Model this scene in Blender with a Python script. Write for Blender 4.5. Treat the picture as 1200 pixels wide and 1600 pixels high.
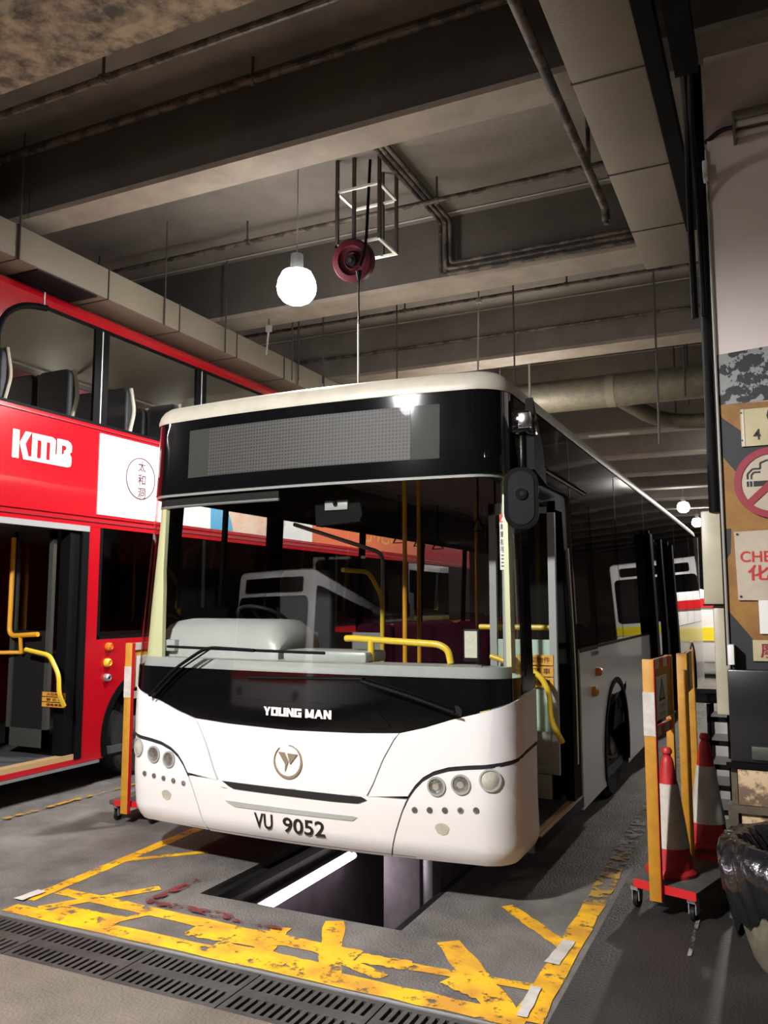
import bpy, bmesh, math, random
from mathutils import Vector, Matrix
random.seed(7)
sc = bpy.context.scene
COL = sc.collection
PI = math.pi
for o in list(bpy.data.objects): bpy.data.objects.remove(o)

# ------------------------------------------------------------------ camera, world, exposure
FPX = 1295.0
PITCH = math.atan(142 / FPX)
YAW = math.atan(617 / math.hypot(FPX, 142))
CAMZ = 1.7
cd = bpy.data.cameras.new('camera'); cam = bpy.data.objects.new('camera', cd); COL.objects.link(cam)
cam.location = (0, 0, CAMZ); cam.rotation_euler = (PI / 2 + PITCH, 0, YAW)
cd.sensor_fit = 'HORIZONTAL'; cd.sensor_width = 36; cd.lens = 36 * FPX / 1200
cd.clip_start = .02; cd.clip_end = 200
sc.camera = cam
w = bpy.data.worlds.new('world'); sc.world = w; w.use_nodes = True
w.node_tree.nodes['Background'].inputs[0].default_value = (1, .9, .8, 1)
w.node_tree.nodes['Background'].inputs[1].default_value = .02
sc.view_settings.view_transform = 'Standard'; sc.view_settings.look = 'None'
sc.view_settings.gamma = 1; sc.view_settings.use_curve_mapping = False
sc.view_settings.exposure = 0.0

# lamps of the depot: (x, y, z of the glowing dome, spot watts, upward fill watts, colour)
WARM = (1, .93, .86); COOL = (1, .96, .97)
LAMPS = [(-3.78, 6.15, 4.53, 720, 24, COOL), (-3.1, .2, 4.46, 2500, 14, COOL), (-9.5, 1.0, 4.7, 500, 14, WARM),
         (-3.4, 11.0, 4.1, 350, 14, WARM), (-9.6, 9.5, 4.7, 350, 12, WARM), (3.6, 9.5, 4.6, 50, 5, WARM),
         (-7, 17, 4.2, 500, 14, WARM), (-2.4, 25.6, 4.5, 450, 12, WARM), (-2.45, 30.7, 4.5, 450, 12, WARM),
         (-.3, 18.6, 4.6, 1100, 14, WARM)]

# ------------------------------------------------------------------ pixel <-> place helpers (photo measured at 1200 x 1600)
_f = Vector((-math.sin(YAW) * math.cos(PITCH), math.cos(YAW) * math.cos(PITCH), math.sin(PITCH)))
_r = Vector((math.cos(YAW), math.sin(YAW), 0)); _u = _r.cross(_f)
def at(px, py, x=None, y=None, z=None):
    """the point of a known plane that the photo shows at this pixel"""
    d = _f * FPX + _r * (px - 600) + _u * (800 - py); c = Vector((0, 0, CAMZ))
    if x is not None: t = (x - c.x) / d.x
    elif y is not None: t = (y - c.y) / d.y
    else: t = (z - c.z) / d.z
    return c + d * t

# ------------------------------------------------------------------ materials
def nodes(name):
    m = bpy.data.materials.new(name); m.use_nodes = True
    nt = m.node_tree; return m, nt, nt.nodes, nt.links, nt.nodes['Principled BSDF']
def mat(name, c, rough=.5, metal=0, var=None, vscale=3, vmix=.5, bump=0, bscale=30, coat=0, emit=0, spec=.5, stretch=None, sharp=False, fine=0):
    m, nt, N, L, b = nodes(name)
    b.inputs['Base Color'].default_value = (*c, 1); b.inputs['Roughness'].default_value = rough
    b.inputs['Metallic'].default_value = metal; b.inputs['Coat Weight'].default_value = coat
    b.inputs['Coat Roughness'].default_value = .04
    b.inputs['Specular IOR Level'].default_value = spec
    if emit:
        b.inputs['Emission Color'].default_value = (*c, 1); b.inputs['Emission Strength'].default_value = emit
    tc = N.new('ShaderNodeTexCoord'); mp = N.new('ShaderNodeMapping'); L.new(tc.outputs['Object'], mp.inputs[0])
    if stretch: mp.inputs['Scale'].default_value = stretch
    if var:
        n = N.new('ShaderNodeTexNoise'); n.inputs['Scale'].default_value = vscale; n.inputs['Detail'].default_value = 8; n.inputs['Roughness'].default_value = .65
        L.new(mp.outputs[0], n.inputs[0])
        r = N.new('ShaderNodeValToRGB'); r.color_ramp.elements[0].position = .5 - vmix * (.06 if sharp else .35); r.color_ramp.elements[1].position = .5 + vmix * (.06 if sharp else .35)
        r.color_ramp.elements[0].color = (*c, 1); r.color_ramp.elements[1].color = (*var, 1)
        L.new(n.outputs[0], r.inputs[0]); L.new(r.outputs[0], b.inputs['Base Color'])
        if fine:
            n3 = N.new('ShaderNodeTexNoise'); n3.inputs['Scale'].default_value = fine; n3.inputs['Detail'].default_value = 4; n3.inputs['Roughness'].default_value = .8
            L.new(mp.outputs[0], n3.inputs[0]); r3 = N.new('ShaderNodeValToRGB')
            r3.color_ramp.elements[0].position = .36; r3.color_ramp.elements[1].position = .66
            r3.color_ramp.elements[0].color = (.30, .30, .30, 1); r3.color_ramp.elements[1].color = (1.7, 1.68, 1.64, 1)
            mm = N.new('ShaderNodeMixRGB'); mm.blend_type = 'MULTIPLY'; mm.inputs[0].default_value = 1
            L.new(r.outputs[0], mm.inputs[1]); L.new(r3.outputs[0], mm.inputs[2]); L.new(mm.outputs[0], b.inputs['Base Color'])
    if bump:
        n = N.new('ShaderNodeTexNoise'); n.inputs['Scale'].default_value = bscale; n.inputs['Detail'].default_value = 6
        L.new(mp.outputs[0], n.inputs[0])
        bp = N.new('ShaderNodeBump'); bp.inputs['Strength'].default_value = bump; bp.inputs['Distance'].default_value = .02
        L.new(n.outputs[0], bp.inputs['Height']); L.new(bp.outputs[0], b.inputs['Normal'])
    return m
def glass(name, tint, ior=1.5, rough=.01, boost=1.0):
    m, nt, N, L, b = nodes(name); N.remove(b); out = N['Material Output']
    t = N.new('ShaderNodeBsdfTransparent'); t.inputs[0].default_value = (*tint, 1)
    g = N.new('ShaderNodeBsdfGlossy'); g.inputs['Roughness'].default_value = rough; g.inputs[0].default_value = (1, 1, 1, 1)
    f = N.new('ShaderNodeLayerWeight'); f.inputs[0].default_value = .5
    pw = N.new('ShaderNodeMath'); pw.operation = 'POWER'; pw.inputs[1].default_value = 4.5; L.new(f.outputs['Facing'], pw.inputs[0])
    ma = N.new('ShaderNodeMath'); ma.operation = 'MULTIPLY_ADD'; ma.inputs[1].default_value = .9; ma.inputs[2].default_value = .03 * boost; ma.use_clamp = True
    mx = N.new('ShaderNodeMixShader'); L.new(pw.outputs[0], ma.inputs[0]); L.new(ma.outputs[0], mx.inputs[0])
    L.new(t.outputs[0], mx.inputs[1]); L.new(g.outputs[0], mx.inputs[2]); L.new(mx.outputs[0], out.inputs[0])
    return m
def worn(name, c, c2, amount=.5, scale=9, rough=.55):
    """road paint that has flaked away in places"""
    m, nt, N, L, b = nodes(name); out = N['Material Output']
    tc = N.new('ShaderNodeTexCoord')
    n = N.new('ShaderNodeTexNoise'); n.inputs['Scale'].default_value = scale; n.inputs['Detail'].default_value = 12; n.inputs['Roughness'].default_value = .75
    L.new(tc.outputs['Object'], n.inputs[0])
    r = N.new('ShaderNodeValToRGB'); r.color_ramp.elements[0].position = amount - .03; r.color_ramp.elements[1].position = amount + .03
    L.new(n.outputs[0], r.inputs[0])
    n2 = N.new('ShaderNodeTexNoise'); n2.inputs['Scale'].default_value = 5; n2.inputs['Detail'].default_value = 8
    L.new(tc.outputs['Object'], n2.inputs[0])
    mc = N.new('ShaderNodeMixRGB'); mc.inputs[1].default_value = (*c, 1); mc.inputs[2].default_value = (*c2, 1)
    r2 = N.new('ShaderNodeValToRGB'); r2.color_ramp.elements[0].position = .4; r2.color_ramp.elements[1].position = .62
    L.new(n2.outputs[0], r2.inputs[0]); L.new(r2.outputs[0], mc.inputs[0]); L.new(mc.outputs[0], b.inputs['Base Color'])
    b.inputs['Roughness'].default_value = rough
    t = N.new('ShaderNodeBsdfTransparent'); mx = N.new('ShaderNodeMixShader')
    L.new(r.outputs[0], mx.inputs[0]); L.new(b.outputs[0], mx.inputs[1]); L.new(t.outputs[0], mx.inputs[2]); L.new(mx.outputs[0], out.inputs[0])
    return m
def grid_mat(name, c1, c2, nx, nz, rough=.15):
    m, nt, N, L, b = nodes(name)
    tc = N.new('ShaderNodeTexCoord'); sp = N.new('ShaderNodeSeparateXYZ'); L.new(tc.outputs['Object'], sp.inputs[0])
    outs = []
    for ax, n in (('X', nx), ('Z', nz)):
        mu = N.new('ShaderNodeMath'); mu.operation = 'MULTIPLY'; mu.inputs[1].default_value = n; L.new(sp.outputs[ax], mu.inputs[0])
        fr = N.new('ShaderNodeMath'); fr.operation = 'FRACT'; L.new(mu.outputs[0], fr.inputs[0])
        gt = N.new('ShaderNodeMath'); gt.operation = 'GREATER_THAN'; gt.inputs[1].default_value = .35; L.new(fr.outputs[0], gt.inputs[0]); outs.append(gt)
    a = N.new('ShaderNodeMath'); a.operation = 'MULTIPLY'; L.new(outs[0].outputs[0], a.inputs[0]); L.new(outs[1].outputs[0], a.inputs[1])
    mc = N.new('ShaderNodeMixRGB'); mc.inputs[1].default_value = (*c1, 1); mc.inputs[2].default_value = (*c2, 1)
    L.new(a.outputs[0], mc.inputs[0]); L.new(mc.outputs[0], b.inputs['Base Color']); b.inputs['Roughness'].default_value = rough
    b.inputs['Coat Weight'].default_value = 1; b.inputs['Coat Roughness'].default_value = .02
    return m
def emis(name, c, s):
    m, nt, N, L, b = nodes(name); N.remove(b); e = N.new('ShaderNodeEmission'); e.inputs[0].default_value = (*c, 1); e.inputs[1].default_value = s
    L.new(e.outputs[0], N['Material Output'].inputs[0]); return m

M = dict(
 white=mat('white_gelcoat', (.80, .79, .78), .28, coat=.3),
 roofw=mat('roof_white', (.44, .42, .34), .45, var=(.32, .30, .24), vscale=4, vmix=.7),
 black=mat('black_gloss', (.003, .003, .0035), .06, coat=.2, spec=.45),
 blackm=mat('black_rubber', (.005, .005, .0052), .6, spec=.08),
 dark=mat('dark_grey', (.014, .014, .0145), .5, spec=.12),
 seam=mat('seam_shadow_rubber', (.01, .01, .01), .8),
 chrome=mat('chrome', (.8, .8, .8), .12, 1),
 alu=mat('aluminium', (.42, .43, .43), .4, .7),
 greyp=mat('grey_panel', (.33, .34, .33), .45),
 dash=mat('dashboard_grey', (.44, .46, .43), .38, var=(.36, .38, .36), vscale=2),
 cream=mat('cream_pillar', (.62, .62, .36), .4),
 yel=mat('yellow_rail', (.80, .55, .04), .3, coat=.3),
 ywarm=mat('amber_rail', (.75, .36, .02), .35),
 lens=mat('clear_lens', (.72, .72, .70), .07, .95, bump=1.0, bscale=95),
 lensw=mat('milky_lens', (.55, .54, .46), .2, var=(.4, .38, .3), vscale=20),
 amber=mat('amber_lens', (.75, .20, .02), .2, coat=.5),
 champ=mat('champagne_metal', (.42, .34, .25), .3, .6),
 letterw=mat('letter_white', (.8, .74, .70), .4),
 letterk=mat('letter_black', (.01, .01, .01), .4),
 gdisp=mat('display_end_grey', (.030, .036, .030), .6, coat=.9, spec=.1),
 led=grid_mat('led_matrix', (.034, .035, .028), (.002, .002, .002), 44, 44, .6),
 wsg=glass('windscreen_glass', (.95, .96, .95), boost=1.3),
 sideg=glass('tinted_side_glass', (.42, .43, .42), boost=1.6),
 clearg=glass('clear_glass', (.94, .95, .95), boost=1.0),
 gpan=mat('green_partition', (.40, .55, .45), .35),
 tyre=mat('tyre', (.015, .015, .015), .8, bump=.3, bscale=40),
 rim=mat('steel_rim', (.30, .29, .27), .5, .4, var=(.08, .07, .06), vscale=9),
 floorb=mat('bus_floor', (.07, .075, .08), .5),
 magenta=mat('magenta_seat', (.30, .03, .14), .7),
 seatd=mat('seat_dark', (.02, .021, .025), .6),
 seatt=mat('seat_trim', (.55, .5, .38), .35),
 bluel=emis('blue_screen', (.05, .30, .9), 1.1),
 sticker=mat('sticker_amber', (.70, .36, .04), .5),
 stickw=mat('sticker_white', (.78, .78, .74), .5),
 brown=mat('sticker_print', (.12, .03, .01), .5),
 redp=mat('red_print', (.50, .02, .02), .5),
 red=mat('red_gloss', (.46, .005, .013), .22, coat=.7),
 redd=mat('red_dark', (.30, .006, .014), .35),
 adw=mat('ad_white', (.85, .84, .83), .4),
 adorange=mat('ad_orange', (.75, .12, .02), .4),
 adblue=mat('ad_blue', (.06, .36, .60), .4),
 adskin=mat('ad_skin', (.75, .42, .26), .4, var=(.85, .68, .55), vscale=3),
 adpink=mat('seal_pink', (.11, .03, .045), .6),
 creamc=mat('bus_ceiling_cream', (.50, .46, .36), .6),
 pinkw=mat('bus_lining_pink', (.48, .14, .17), .6),
 greys=mat('strip_grey', (.25, .26, .25), .5),
 olive=mat('olive_frame', (.045, .05, .04), .5),
 treadw=mat('wood_tread', (.45, .30, .14), .5),
 conc=mat('ceiling_concrete', (.205, .18, .155), .85, var=(.105, .092, .08), vscale=1.5, vmix=.8, bump=.35, bscale=14),
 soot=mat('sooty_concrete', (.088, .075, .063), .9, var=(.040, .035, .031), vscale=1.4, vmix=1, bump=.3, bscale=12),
 rough=mat('flaking_concrete', (.42, .33, .22), .9, var=(.09, .078, .065), vscale=6, vmix=.32, bump=.9, bscale=10),
 beamb=mat('beam_edge_concrete', (.36, .305, .25), .85, var=(.20, .17, .14), vscale=3, vmix=.8, bump=.25, bscale=14),
 duct=mat('duct_insulation', (.25, .213, .158), .6, var=(.18, .152, .112), vscale=1.6, vmix=.9, bump=.1),
 galv=mat('spiral_duct', (.21, .185, .13), .5, .25, var=(.10, .09, .065), vscale=8, vmix=.9, bump=.3, bscale=24),
 pipe=mat('pipe_black', (.022, .018, .016), .6, var=(.10, .075, .055), vscale=7, vmix=.5, sharp=True),
 rod=mat('hanger_rod', (.05, .04, .035), .6),
 pale=mat('pale_cable', (.30, .285, .26), .5),
 reel=mat('reel_red', (.040, .0025, .006), .5, spec=.15),
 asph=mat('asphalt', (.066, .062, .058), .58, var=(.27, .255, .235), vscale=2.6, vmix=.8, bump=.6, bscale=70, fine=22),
 asphd_shade=mat('asphalt_dark_shaded', (.014, .0135, .013), .5, var=(.05, .048, .045), vscale=2.2, vmix=.9, bump=.5, bscale=70, fine=22),
 apron=mat('apron_concrete', (.085, .075, .06), .6, var=(.23, .20, .155), vscale=2.6, vmix=1, bump=.5, bscale=60, fine=18),
 iron=mat('cast_iron', (.045, .042, .039), .5, .3, var=(.09, .084, .076), vscale=6, bump=.2),
 void=mat('drain_dark', (.01, .01, .01), .9),
 ypaint=worn('yellow_paint', (.95, .52, .008), (.62, .30, .02), .575, 9),
 yworn=worn('yellow_paint_worn', (.52, .30, .03), (.34, .21, .04), .50, 9),
 wworn=worn('white_paint_worn', (.42, .40, .36), (.22, .21, .19), .50, 9),
 rpaint=worn('red_paint_worn', (.22, .02, .025), (.12, .02, .02), .50, 7),
 pitw=mat('pit_wall', (.20, .18, .19), .6, var=(.06, .055, .06), vscale=3, vmix=.8),
 pitp=mat('pit_pier', (.30, .28, .28), .6, var=(.12, .11, .12), vscale=5, vmix=.8),
 tube=emis('tube_glow', (1, .80, .93), 9),
 globe=emis('lamp_glow', (1, .985, .97), 60),
 lamph=mat('lamp_housing', (.25, .25, .25), .4, .6),
 colw=mat('column_plaster', (.70, .58, .54), .7, var=(.78, .70, .67), vscale=1.2, vmix=.7),
 colk=mat('column_black', (.022, .025, .027), .6, var=(.26, .27, .26), vscale=14, vmix=.10, sharp=True),
 colk2=mat('column_black_paint', (.022, .025, .028), .6),
 coly=mat('column_yellow', (.40, .20, .035), .6, var=(.13, .06, .02), vscale=6, vmix=1),
 signc=mat('sign_cream', (.52, .46, .27), .5, var=(.40, .35, .20), vscale=8),
 signp=mat('sign_pale', (.50, .44, .34), .5, var=(.40, .34, .25), vscale=6),
 signk=mat('sign_ink', (.015, .015, .018), .5),
 noring=mat('sign_ring', (.27, .03, .045), .45),
 fluo=mat('fluorescent_tube_off', (.42, .40, .37), .3),
 fluob=mat('fitting_rusty', (.14, .12, .085), .5),
 beige=mat('beige_enamel', (.50, .47, .35), .4, var=(.38, .35, .25), vscale=4),
 ply=mat('plywood', (.55, .40, .23), .6, var=(.16, .11, .07), vscale=7, vmix=.6, sharp=True),
 wood=mat('old_timber', (.13, .10, .06), .8, var=(.06, .05, .035), vscale=9),
 blackgloss=mat('black_plastic', (.012, .012, .014), .25),
 bag=mat('black_bin_bag', (.010, .010, .012), .22, bump=.9, bscale=9, coat=.4),
 bin=mat('bin_mesh', (.20, .18, .12), .7, var=(.10, .09, .06), vscale=14),
 wy=mat('barrier_yellow', (.72, .34, .02), .5, var=(.36, .17, .02), vscale=9, vmix=.9),
 wr=mat('reflective_red', (.62, .015, .02), .35),
 ww=mat('reflective_white', (.70, .68, .62), .4, var=(.48, .44, .38), vscale=10),
 coner=mat('cone_red', (.58, .03, .025), .45, var=(.40, .02, .02), vscale=8),
 conew=mat('cone_band', (.66, .62, .54), .5, var=(.52, .48, .40), vscale=18),
 board=mat('trolley_board', (.055, .052, .045), .7, var=(.11, .10, .085), vscale=8),
 green=mat('sign_green_print', (.20, .30, .10), .5),
 hivis=mat('vehicle_yellow', (.90, .72, .02), .4),
 warmw=mat('warm_wall', (.80, .62, .40), .7),
 paper=mat('paper', (.66, .64, .52), .7, var=(.50, .48, .40), vscale=60, vmix=.5),
)

# ------------------------------------------------------------------ mesh helpers
class MB:
    def __init__(s): s.bm = bmesh.new()
    def _add(s, verts, faces):
        vs = [s.bm.verts.new(v) for v in verts]
        for f in faces:
            try: s.bm.faces.new([vs[i] for i in f])
            except ValueError: pass
        return s
    def box(s, x0, x1, y0, y1, z0, z1, bev=0):
        v = [(x, y, z) for x in (x0, x1) for y in (y0, y1) for z in (z0, z1)]
        f = [(0, 1, 3, 2), (4, 6, 7, 5), (0, 4, 5, 1), (2, 3, 7, 6), (0, 2, 6, 4), (1, 5, 7, 3)]
        n0 = len(s.bm.edges); s._add(v, f)
        if bev:
            s.bm.edges.ensure_lookup_table()
            bmesh.ops.bevel(s.bm, geom=s.bm.edges[n0:], offset=bev, segments=2, affect='EDGES', profile=.5)
        return s
    def obox(s, c, ux, uy, uz, hx, hy, hz):
        """box about c along given axes"""
        c, ux, uy, uz = map(Vector, (c, ux, uy, uz)); v = [c + ux * a * hx + uy * b * hy + uz * d * hz for a in (-1, 1) for b in (-1, 1) for d in (-1, 1)]
        return s._add(v, [(0, 1, 3, 2), (4, 6, 7, 5), (0, 4, 5, 1), (2, 3, 7, 6), (0, 2, 6, 4), (1, 5, 7, 3)])
    def lathe(s, prof, c=(0, 0, 0), axis='Z', seg=28, caps=True):
        """prof: (radius, height) list"""
        rings = []
        for r, h in prof:
            ring = []
            for k in range(seg):
                a = 2 * PI * k / seg; p = (r * math.cos(a), r * math.sin(a), h)
                if axis == 'Y': p = (p[0], p[2], p[1])
                if axis == 'X': p = (p[2], p[0], p[1])
                ring.append(s.bm.verts.new((p[0] + c[0], p[1] + c[1], p[2] + c[2])))
            rings.append(ring)
        for a, b in zip(rings, rings[1:]):
            for k in range(seg): s.bm.faces.new((a[k], a[(k + 1) % seg], b[(k + 1) % seg], b[k]))
        if caps:
            for q, (r, h) in ((rings[0], prof[0]), (rings[-1], prof[-1])):
                if r > 1e-5: s.bm.faces.new(q)
        return s
    def tube(s, pts, r, seg=10, r2=None):
        pts = [Vector(p) for p in pts]; rings = []; up = None
        for i, p in enumerate(pts):
            d = (pts[min(i + 1, len(pts) - 1)] - pts[max(i - 1, 0)]).normalized()
            if up is None or abs(up.dot(d)) > .98: up = Vector((0, 0, 1)) if abs(d.z) < .9 else Vector((0, 1, 0))
            n = d.cross(up).normalized(); b = d.cross(n); up = -b if False else up
            rr = r if r2 is None else r + (r2 - r) * i / (len(pts) - 1)
            if rings:
                n0 = prev - d * prev.dot(d)
                if n0.length > 1e-6: n = n0.normalized(); b = d.cross(n)
            prev = n
            rings.append([s.bm.verts.new(p + (n * math.cos(2 * PI * k / seg) + b * math.sin(2 * PI * k / seg)) * rr) for k in range(seg)])
        for a, b in zip(rings, rings[1:]):
            for k in range(seg): s.bm.faces.new((a[k], a[(k + 1) % seg], b[(k + 1) % seg], b[k]))
        s.bm.faces.new(rings[0]); s.bm.faces.new(rings[-1]); return s
    def prism(s, poly, axis, a, b):
        """polygon extruded between a and b along axis; poly is given in the other two coordinates in x,y,z order"""
        def P(p, h): return {'X': (h, p[0], p[1]), 'Y': (p[0], h, p[1]), 'Z': (p[0], p[1], h)}[axis]
        n = len(poly); v = [P(p, a) for p in poly] + [P(p, b) for p in poly]
        return s._add(v, [tuple(range(n)), tuple(range(2 * n - 1, n - 1, -1))] + [(i, (i + 1) % n, n + (i + 1) % n, n + i) for i in range(n)])
    def panel(s, poly, fn, thick=.02, su=.06, sv=.12, off=0, curved=True):
        """a 2D outline cut into strips and laid with thickness on the surface fn(u, v, offset)"""
        t = bmesh.new(); vs = [t.verts.new((p[0], p[1], 0)) for p in poly]
        f = t.faces.new(vs); bmesh.ops.triangulate(t, faces=[f])
        if curved:
            us = [p[0] for p in poly]; ws = [p[1] for p in poly]
            for lo, hi, st, ax in ((min(us), max(us), su, 0), (min(ws), max(ws), sv, 1)):
                k = math.ceil(lo / st)
                while st and k * st < hi:
                    co = [0, 0, 0]; no = [0, 0, 0]; co[ax] = k * st; no[ax] = 1
                    bmesh.ops.bisect_plane(t, geom=t.verts[:] + t.edges[:] + t.faces[:], plane_co=co, plane_no=no, dist=1e-5); k += 1
        bmesh.ops.remove_doubles(t, verts=t.verts, dist=1e-5)
        o = {v: s.bm.verts.new(fn(v.co.x, v.co.y, off)) for v in t.verts}
        if thick: i = {v: s.bm.verts.new(fn(v.co.x, v.co.y, off - thick)) for v in t.verts}
        for f in t.faces:
            try:
                s.bm.faces.new([o[v] for v in f.verts])
                if thick: s.bm.faces.new([i[v] for v in reversed(f.verts)])
            except ValueError: pass
        if thick:
            for e in t.edges:
                if len(e.link_faces) == 1:
                    a, b = e.verts
                    try: s.bm.faces.new((o[a], o[b], i[b], i[a]))
                    except ValueError: pass
        t.free(); return s
    def flat(s, verts, faces): return s._add(verts, faces)
    def build(s, name, m, parent=None, angle=35, smooth=True):
        bmesh.ops.recalc_face_normals(s.bm, faces=s.bm.faces)
        off = WL.get(parent.name if parent else None, Vector((0, 0, 0)))
        me = bpy.data.meshes.new(name)
        for v in s.bm.verts: v.co -= off
        s.bm.to_mesh(me); s.bm.free()
        if smooth:
            for p in me.polygons: p.use_smooth = True
            me.set_sharp_from_angle(angle=math.radians(angle))
        me.materials.append(m if not isinstance(m, str) else M[m])
        o = bpy.data.objects.new(name, me); COL.objects.link(o)
        if parent: o.parent = parent
        WL[o.name] = off.copy()
        return o
WL = {None: Vector((0, 0, 0))}
def thing(name, label, cat, loc=(0, 0, 0), group=None):
    o = bpy.data.objects.new(name, None); COL.objects.link(o); o.location = loc; o['label'] = label; o['category'] = cat
    o.empty_display_size = .1
    if group: o['group'] = group
    WL[o.name] = Vector(loc); return o
def tag(o, label, cat, group=None):
    o['label'] = label; o['category'] = cat
    if group: o['group'] = group
    return o
def struct(o): o['kind'] = 'structure'; return o
def dup(root, loc, label, rotz=0, group=None):
    r = root.copy(); COL.objects.link(r); r.location = loc; r.rotation_euler = (0, 0, rotz); r['label'] = label
    if group: r['group'] = group
    for ch in list(root.children):
        c = ch.copy(); COL.objects.link(c); c.parent = r
        for g in list(ch.children):
            d = g.copy(); COL.objects.link(d); d.parent = c
    return r
def rnd(pts, r, seg=5):
    """polyline with rounded corners"""
    pts = [Vector(p) for p in pts]; out = [pts[0]]
    for a, b, c in zip(pts, pts[1:], pts[2:]):
        d1 = (a - b); d2 = (c - b); q = min(r, d1.length * .49, d2.length * .49); p = b + d1.normalized() * q; e = b + d2.normalized() * q
        for k in range(seg + 1):
            t = k / seg; out.append(p * (1 - t) ** 2 + b * 2 * t * (1 - t) + e * t * t)
    out.append(pts[-1]); return out
def rrect(x0, x1, y0, y1, r, seg=5):
    out = []
    for cx, cy, a in ((x1 - r, y1 - r, 0), (x0 + r, y1 - r, 90), (x0 + r, y0 + r, 180), (x1 - r, y0 + r, 270)):
        for k in range(seg + 1):
            t = math.radians(a + 90 * k / seg); out.append((cx + r * math.cos(t), cy + r * math.sin(t)))
    return out
def circ(cx, cy, r, seg=24): return [(cx + r * math.cos(2 * PI * k / seg), cy + r * math.sin(2 * PI * k / seg)) for k in range(seg)]
def ring_panel(mb, cx, cy, r0, r1, fn, a0=0, a1=360, seg=40, off=0, thick=.004, taper=None):
    n = seg; vs = []; fs = []
    for k in range(n + 1):
        a = math.radians(a0 + (a1 - a0) * k / n); ri = r0
        if taper: ri = r1 - (r1 - r0) * max(.06, taper(k / n))
        for r in (ri, r1):
            for o in (off, off - thick): vs.append(fn(cx + r * math.cos(a), cy + r * math.sin(a), o))
    for k in range(n):
        b = k * 4
        for i, j in ((0, 2), (2, 3), (3, 1), (1, 0)): fs.append((b + i, b + j, b + 4 + j, b + 4 + i))
    mb._add(vs, fs); return mb
_tc = {}
def text_shape(s, bold=0.0):
    if (s, bold) in _tc: return _tc[(s, bold)]
    c = bpy.data.curves.new('t', 'FONT'); c.body = s; c.size = 1; c.offset = bold; c.resolution_u = 3
    o = bpy.data.objects.new('t', c); COL.objects.link(o)
    dg = bpy.context.evaluated_depsgraph_get(); dg.update(); me = o.evaluated_get(dg).to_mesh()
    V = [(v.co.x, v.co.y) for v in me.vertices]; F = [tuple(p.vertices) for p in me.polygons]
    o.evaluated_get(dg).to_mesh_clear(); bpy.data.objects.remove(o); bpy.data.curves.remove(c)
    if not V: V = [(0, 0), (1, 1)]
    x0 = min(v[0] for v in V); x1 = max(v[0] for v in V); y0 = min(v[1] for v in V); y1 = max(v[1] for v in V)
    V = [((x - (x0 + x1) / 2) / (x1 - x0), (y - (y0 + y1) / 2) / (y1 - y0)) for x, y in V]
    _tc[(s, bold)] = (V, F); return V, F
def put_text(mb, s, fn, cu, cv, wdt, hgt, off=.003, bold=0.0):
    """text laid on fn, centred at cu, cv and fitted to width and height"""
    V, F = text_shape(s, bold)
    mb._add([fn(cu + x * wdt, cv + y * hgt, off) for x, y in V], F); return mb
def plane_fn(o, u, v, n):
    o, u, v, n = map(Vector, (o, u, v, n))
    return lambda a, b, off=0: tuple(o + u * a + v * b + n * off)
faceY = lambda y: (lambda a, b, off=0: (a, y - off, b))         # a wall facing the camera side (-y)
faceXr = lambda x: (lambda a, b, off=0: (x + off, a, b))        # facing +x, a = y
def rct(a0, a1, b0, b1): return [(a0, b0), (a1, b0), (a1, b1), (a0, b1)]

# ================================================================== SETTING
PX0, PX1, PY0, PY1 = -3.16, -1.86, 4.14, 17.5
DY0, DY1 = 3.04, 3.405
fl = MB()
fl.box(-16, -.93, DY1, PY0, -.2, 0); fl.box(-16, PX0, PY0, PY1, -.2, 0); fl.box(PX1, -.93, PY0, PY1, -.2, 0); fl.box(-16, 9, PY1, 46, -.2, 0)
struct(fl.build('floor', 'asph', smooth=False))
struct(MB().box(-.93, 9, DY1, PY1, -.2, 0).build('floor', 'asphd_shade', smooth=False))  # darker asphalt; the shade on this side is partly put into its colour
struct(MB().box(-16, 9, -12, DY0, -.2, 0).build('floor', 'apron', smooth=False))
struct(MB().box(-16, 9, DY0, DY1, -.3, -.18).build('floor', 'void', smooth=False))
pw = MB(); pw.box(PX0 - .1, PX0, PY0, PY1, -1.5, -.2); pw.box(PX1, PX1 + .1, PY0, PY1, -1.5, -.2); pw.box(PX0 - .1, PX1 + .1, PY0 - .1, PY0, -1.5, -.2)
pw.box(PX0 - .1, PX1 + .1, PY1, PY1 + .1, -1.5, -.2); pw.box(PX0 - .1, PX1 + .1, PY0 - .1, PY1 + .1, -1.6, -1.5)
struct(pw.build('floor', 'pitw', smooth=False))
CZ = 5.68
struct(MB().box(-16, 9, -12, 46, CZ, CZ + .3).build('ceiling', 'conc', smooth=False))
struct(MB().box(-16.3, -16, -12, 46, -.2, CZ).build('wall_left', 'conc', smooth=False))
struct(MB().box(9, 9.3, -12, 46, -.2, CZ).build('wall_right', 'conc', smooth=False))
struct(MB().box(-16, 9, 46, 46.3, -.2, CZ).build('wall_back', 'conc', smooth=False))
struct(MB().box(-16, 9, -12.3, -12, -.2, CZ).build('wall_front', 'conc', smooth=False))
BZ = 5.0
for n in range(-5, 15):
    y = 4.87 + 2.85 * n
    if n == -1: y, wd = 3.02, .5
    else: wd = {0: .28, 1: .40}.get(n, .42)
    if n < -1: y -= .6
    if y > 45 or y < -11.5: continue
    m = 'rough' if n == -1 else 'conc'
    web = MB().box(-16, 9, y, y + wd, BZ + .04, CZ, 0)
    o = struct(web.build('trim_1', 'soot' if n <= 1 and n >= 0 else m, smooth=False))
    struct(MB().box(-16, 9, y - .005, y + wd + .005, BZ, BZ + .045).build('trim_2', 'rough' if n == -1 else 'beamb', smooth=False))

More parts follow.
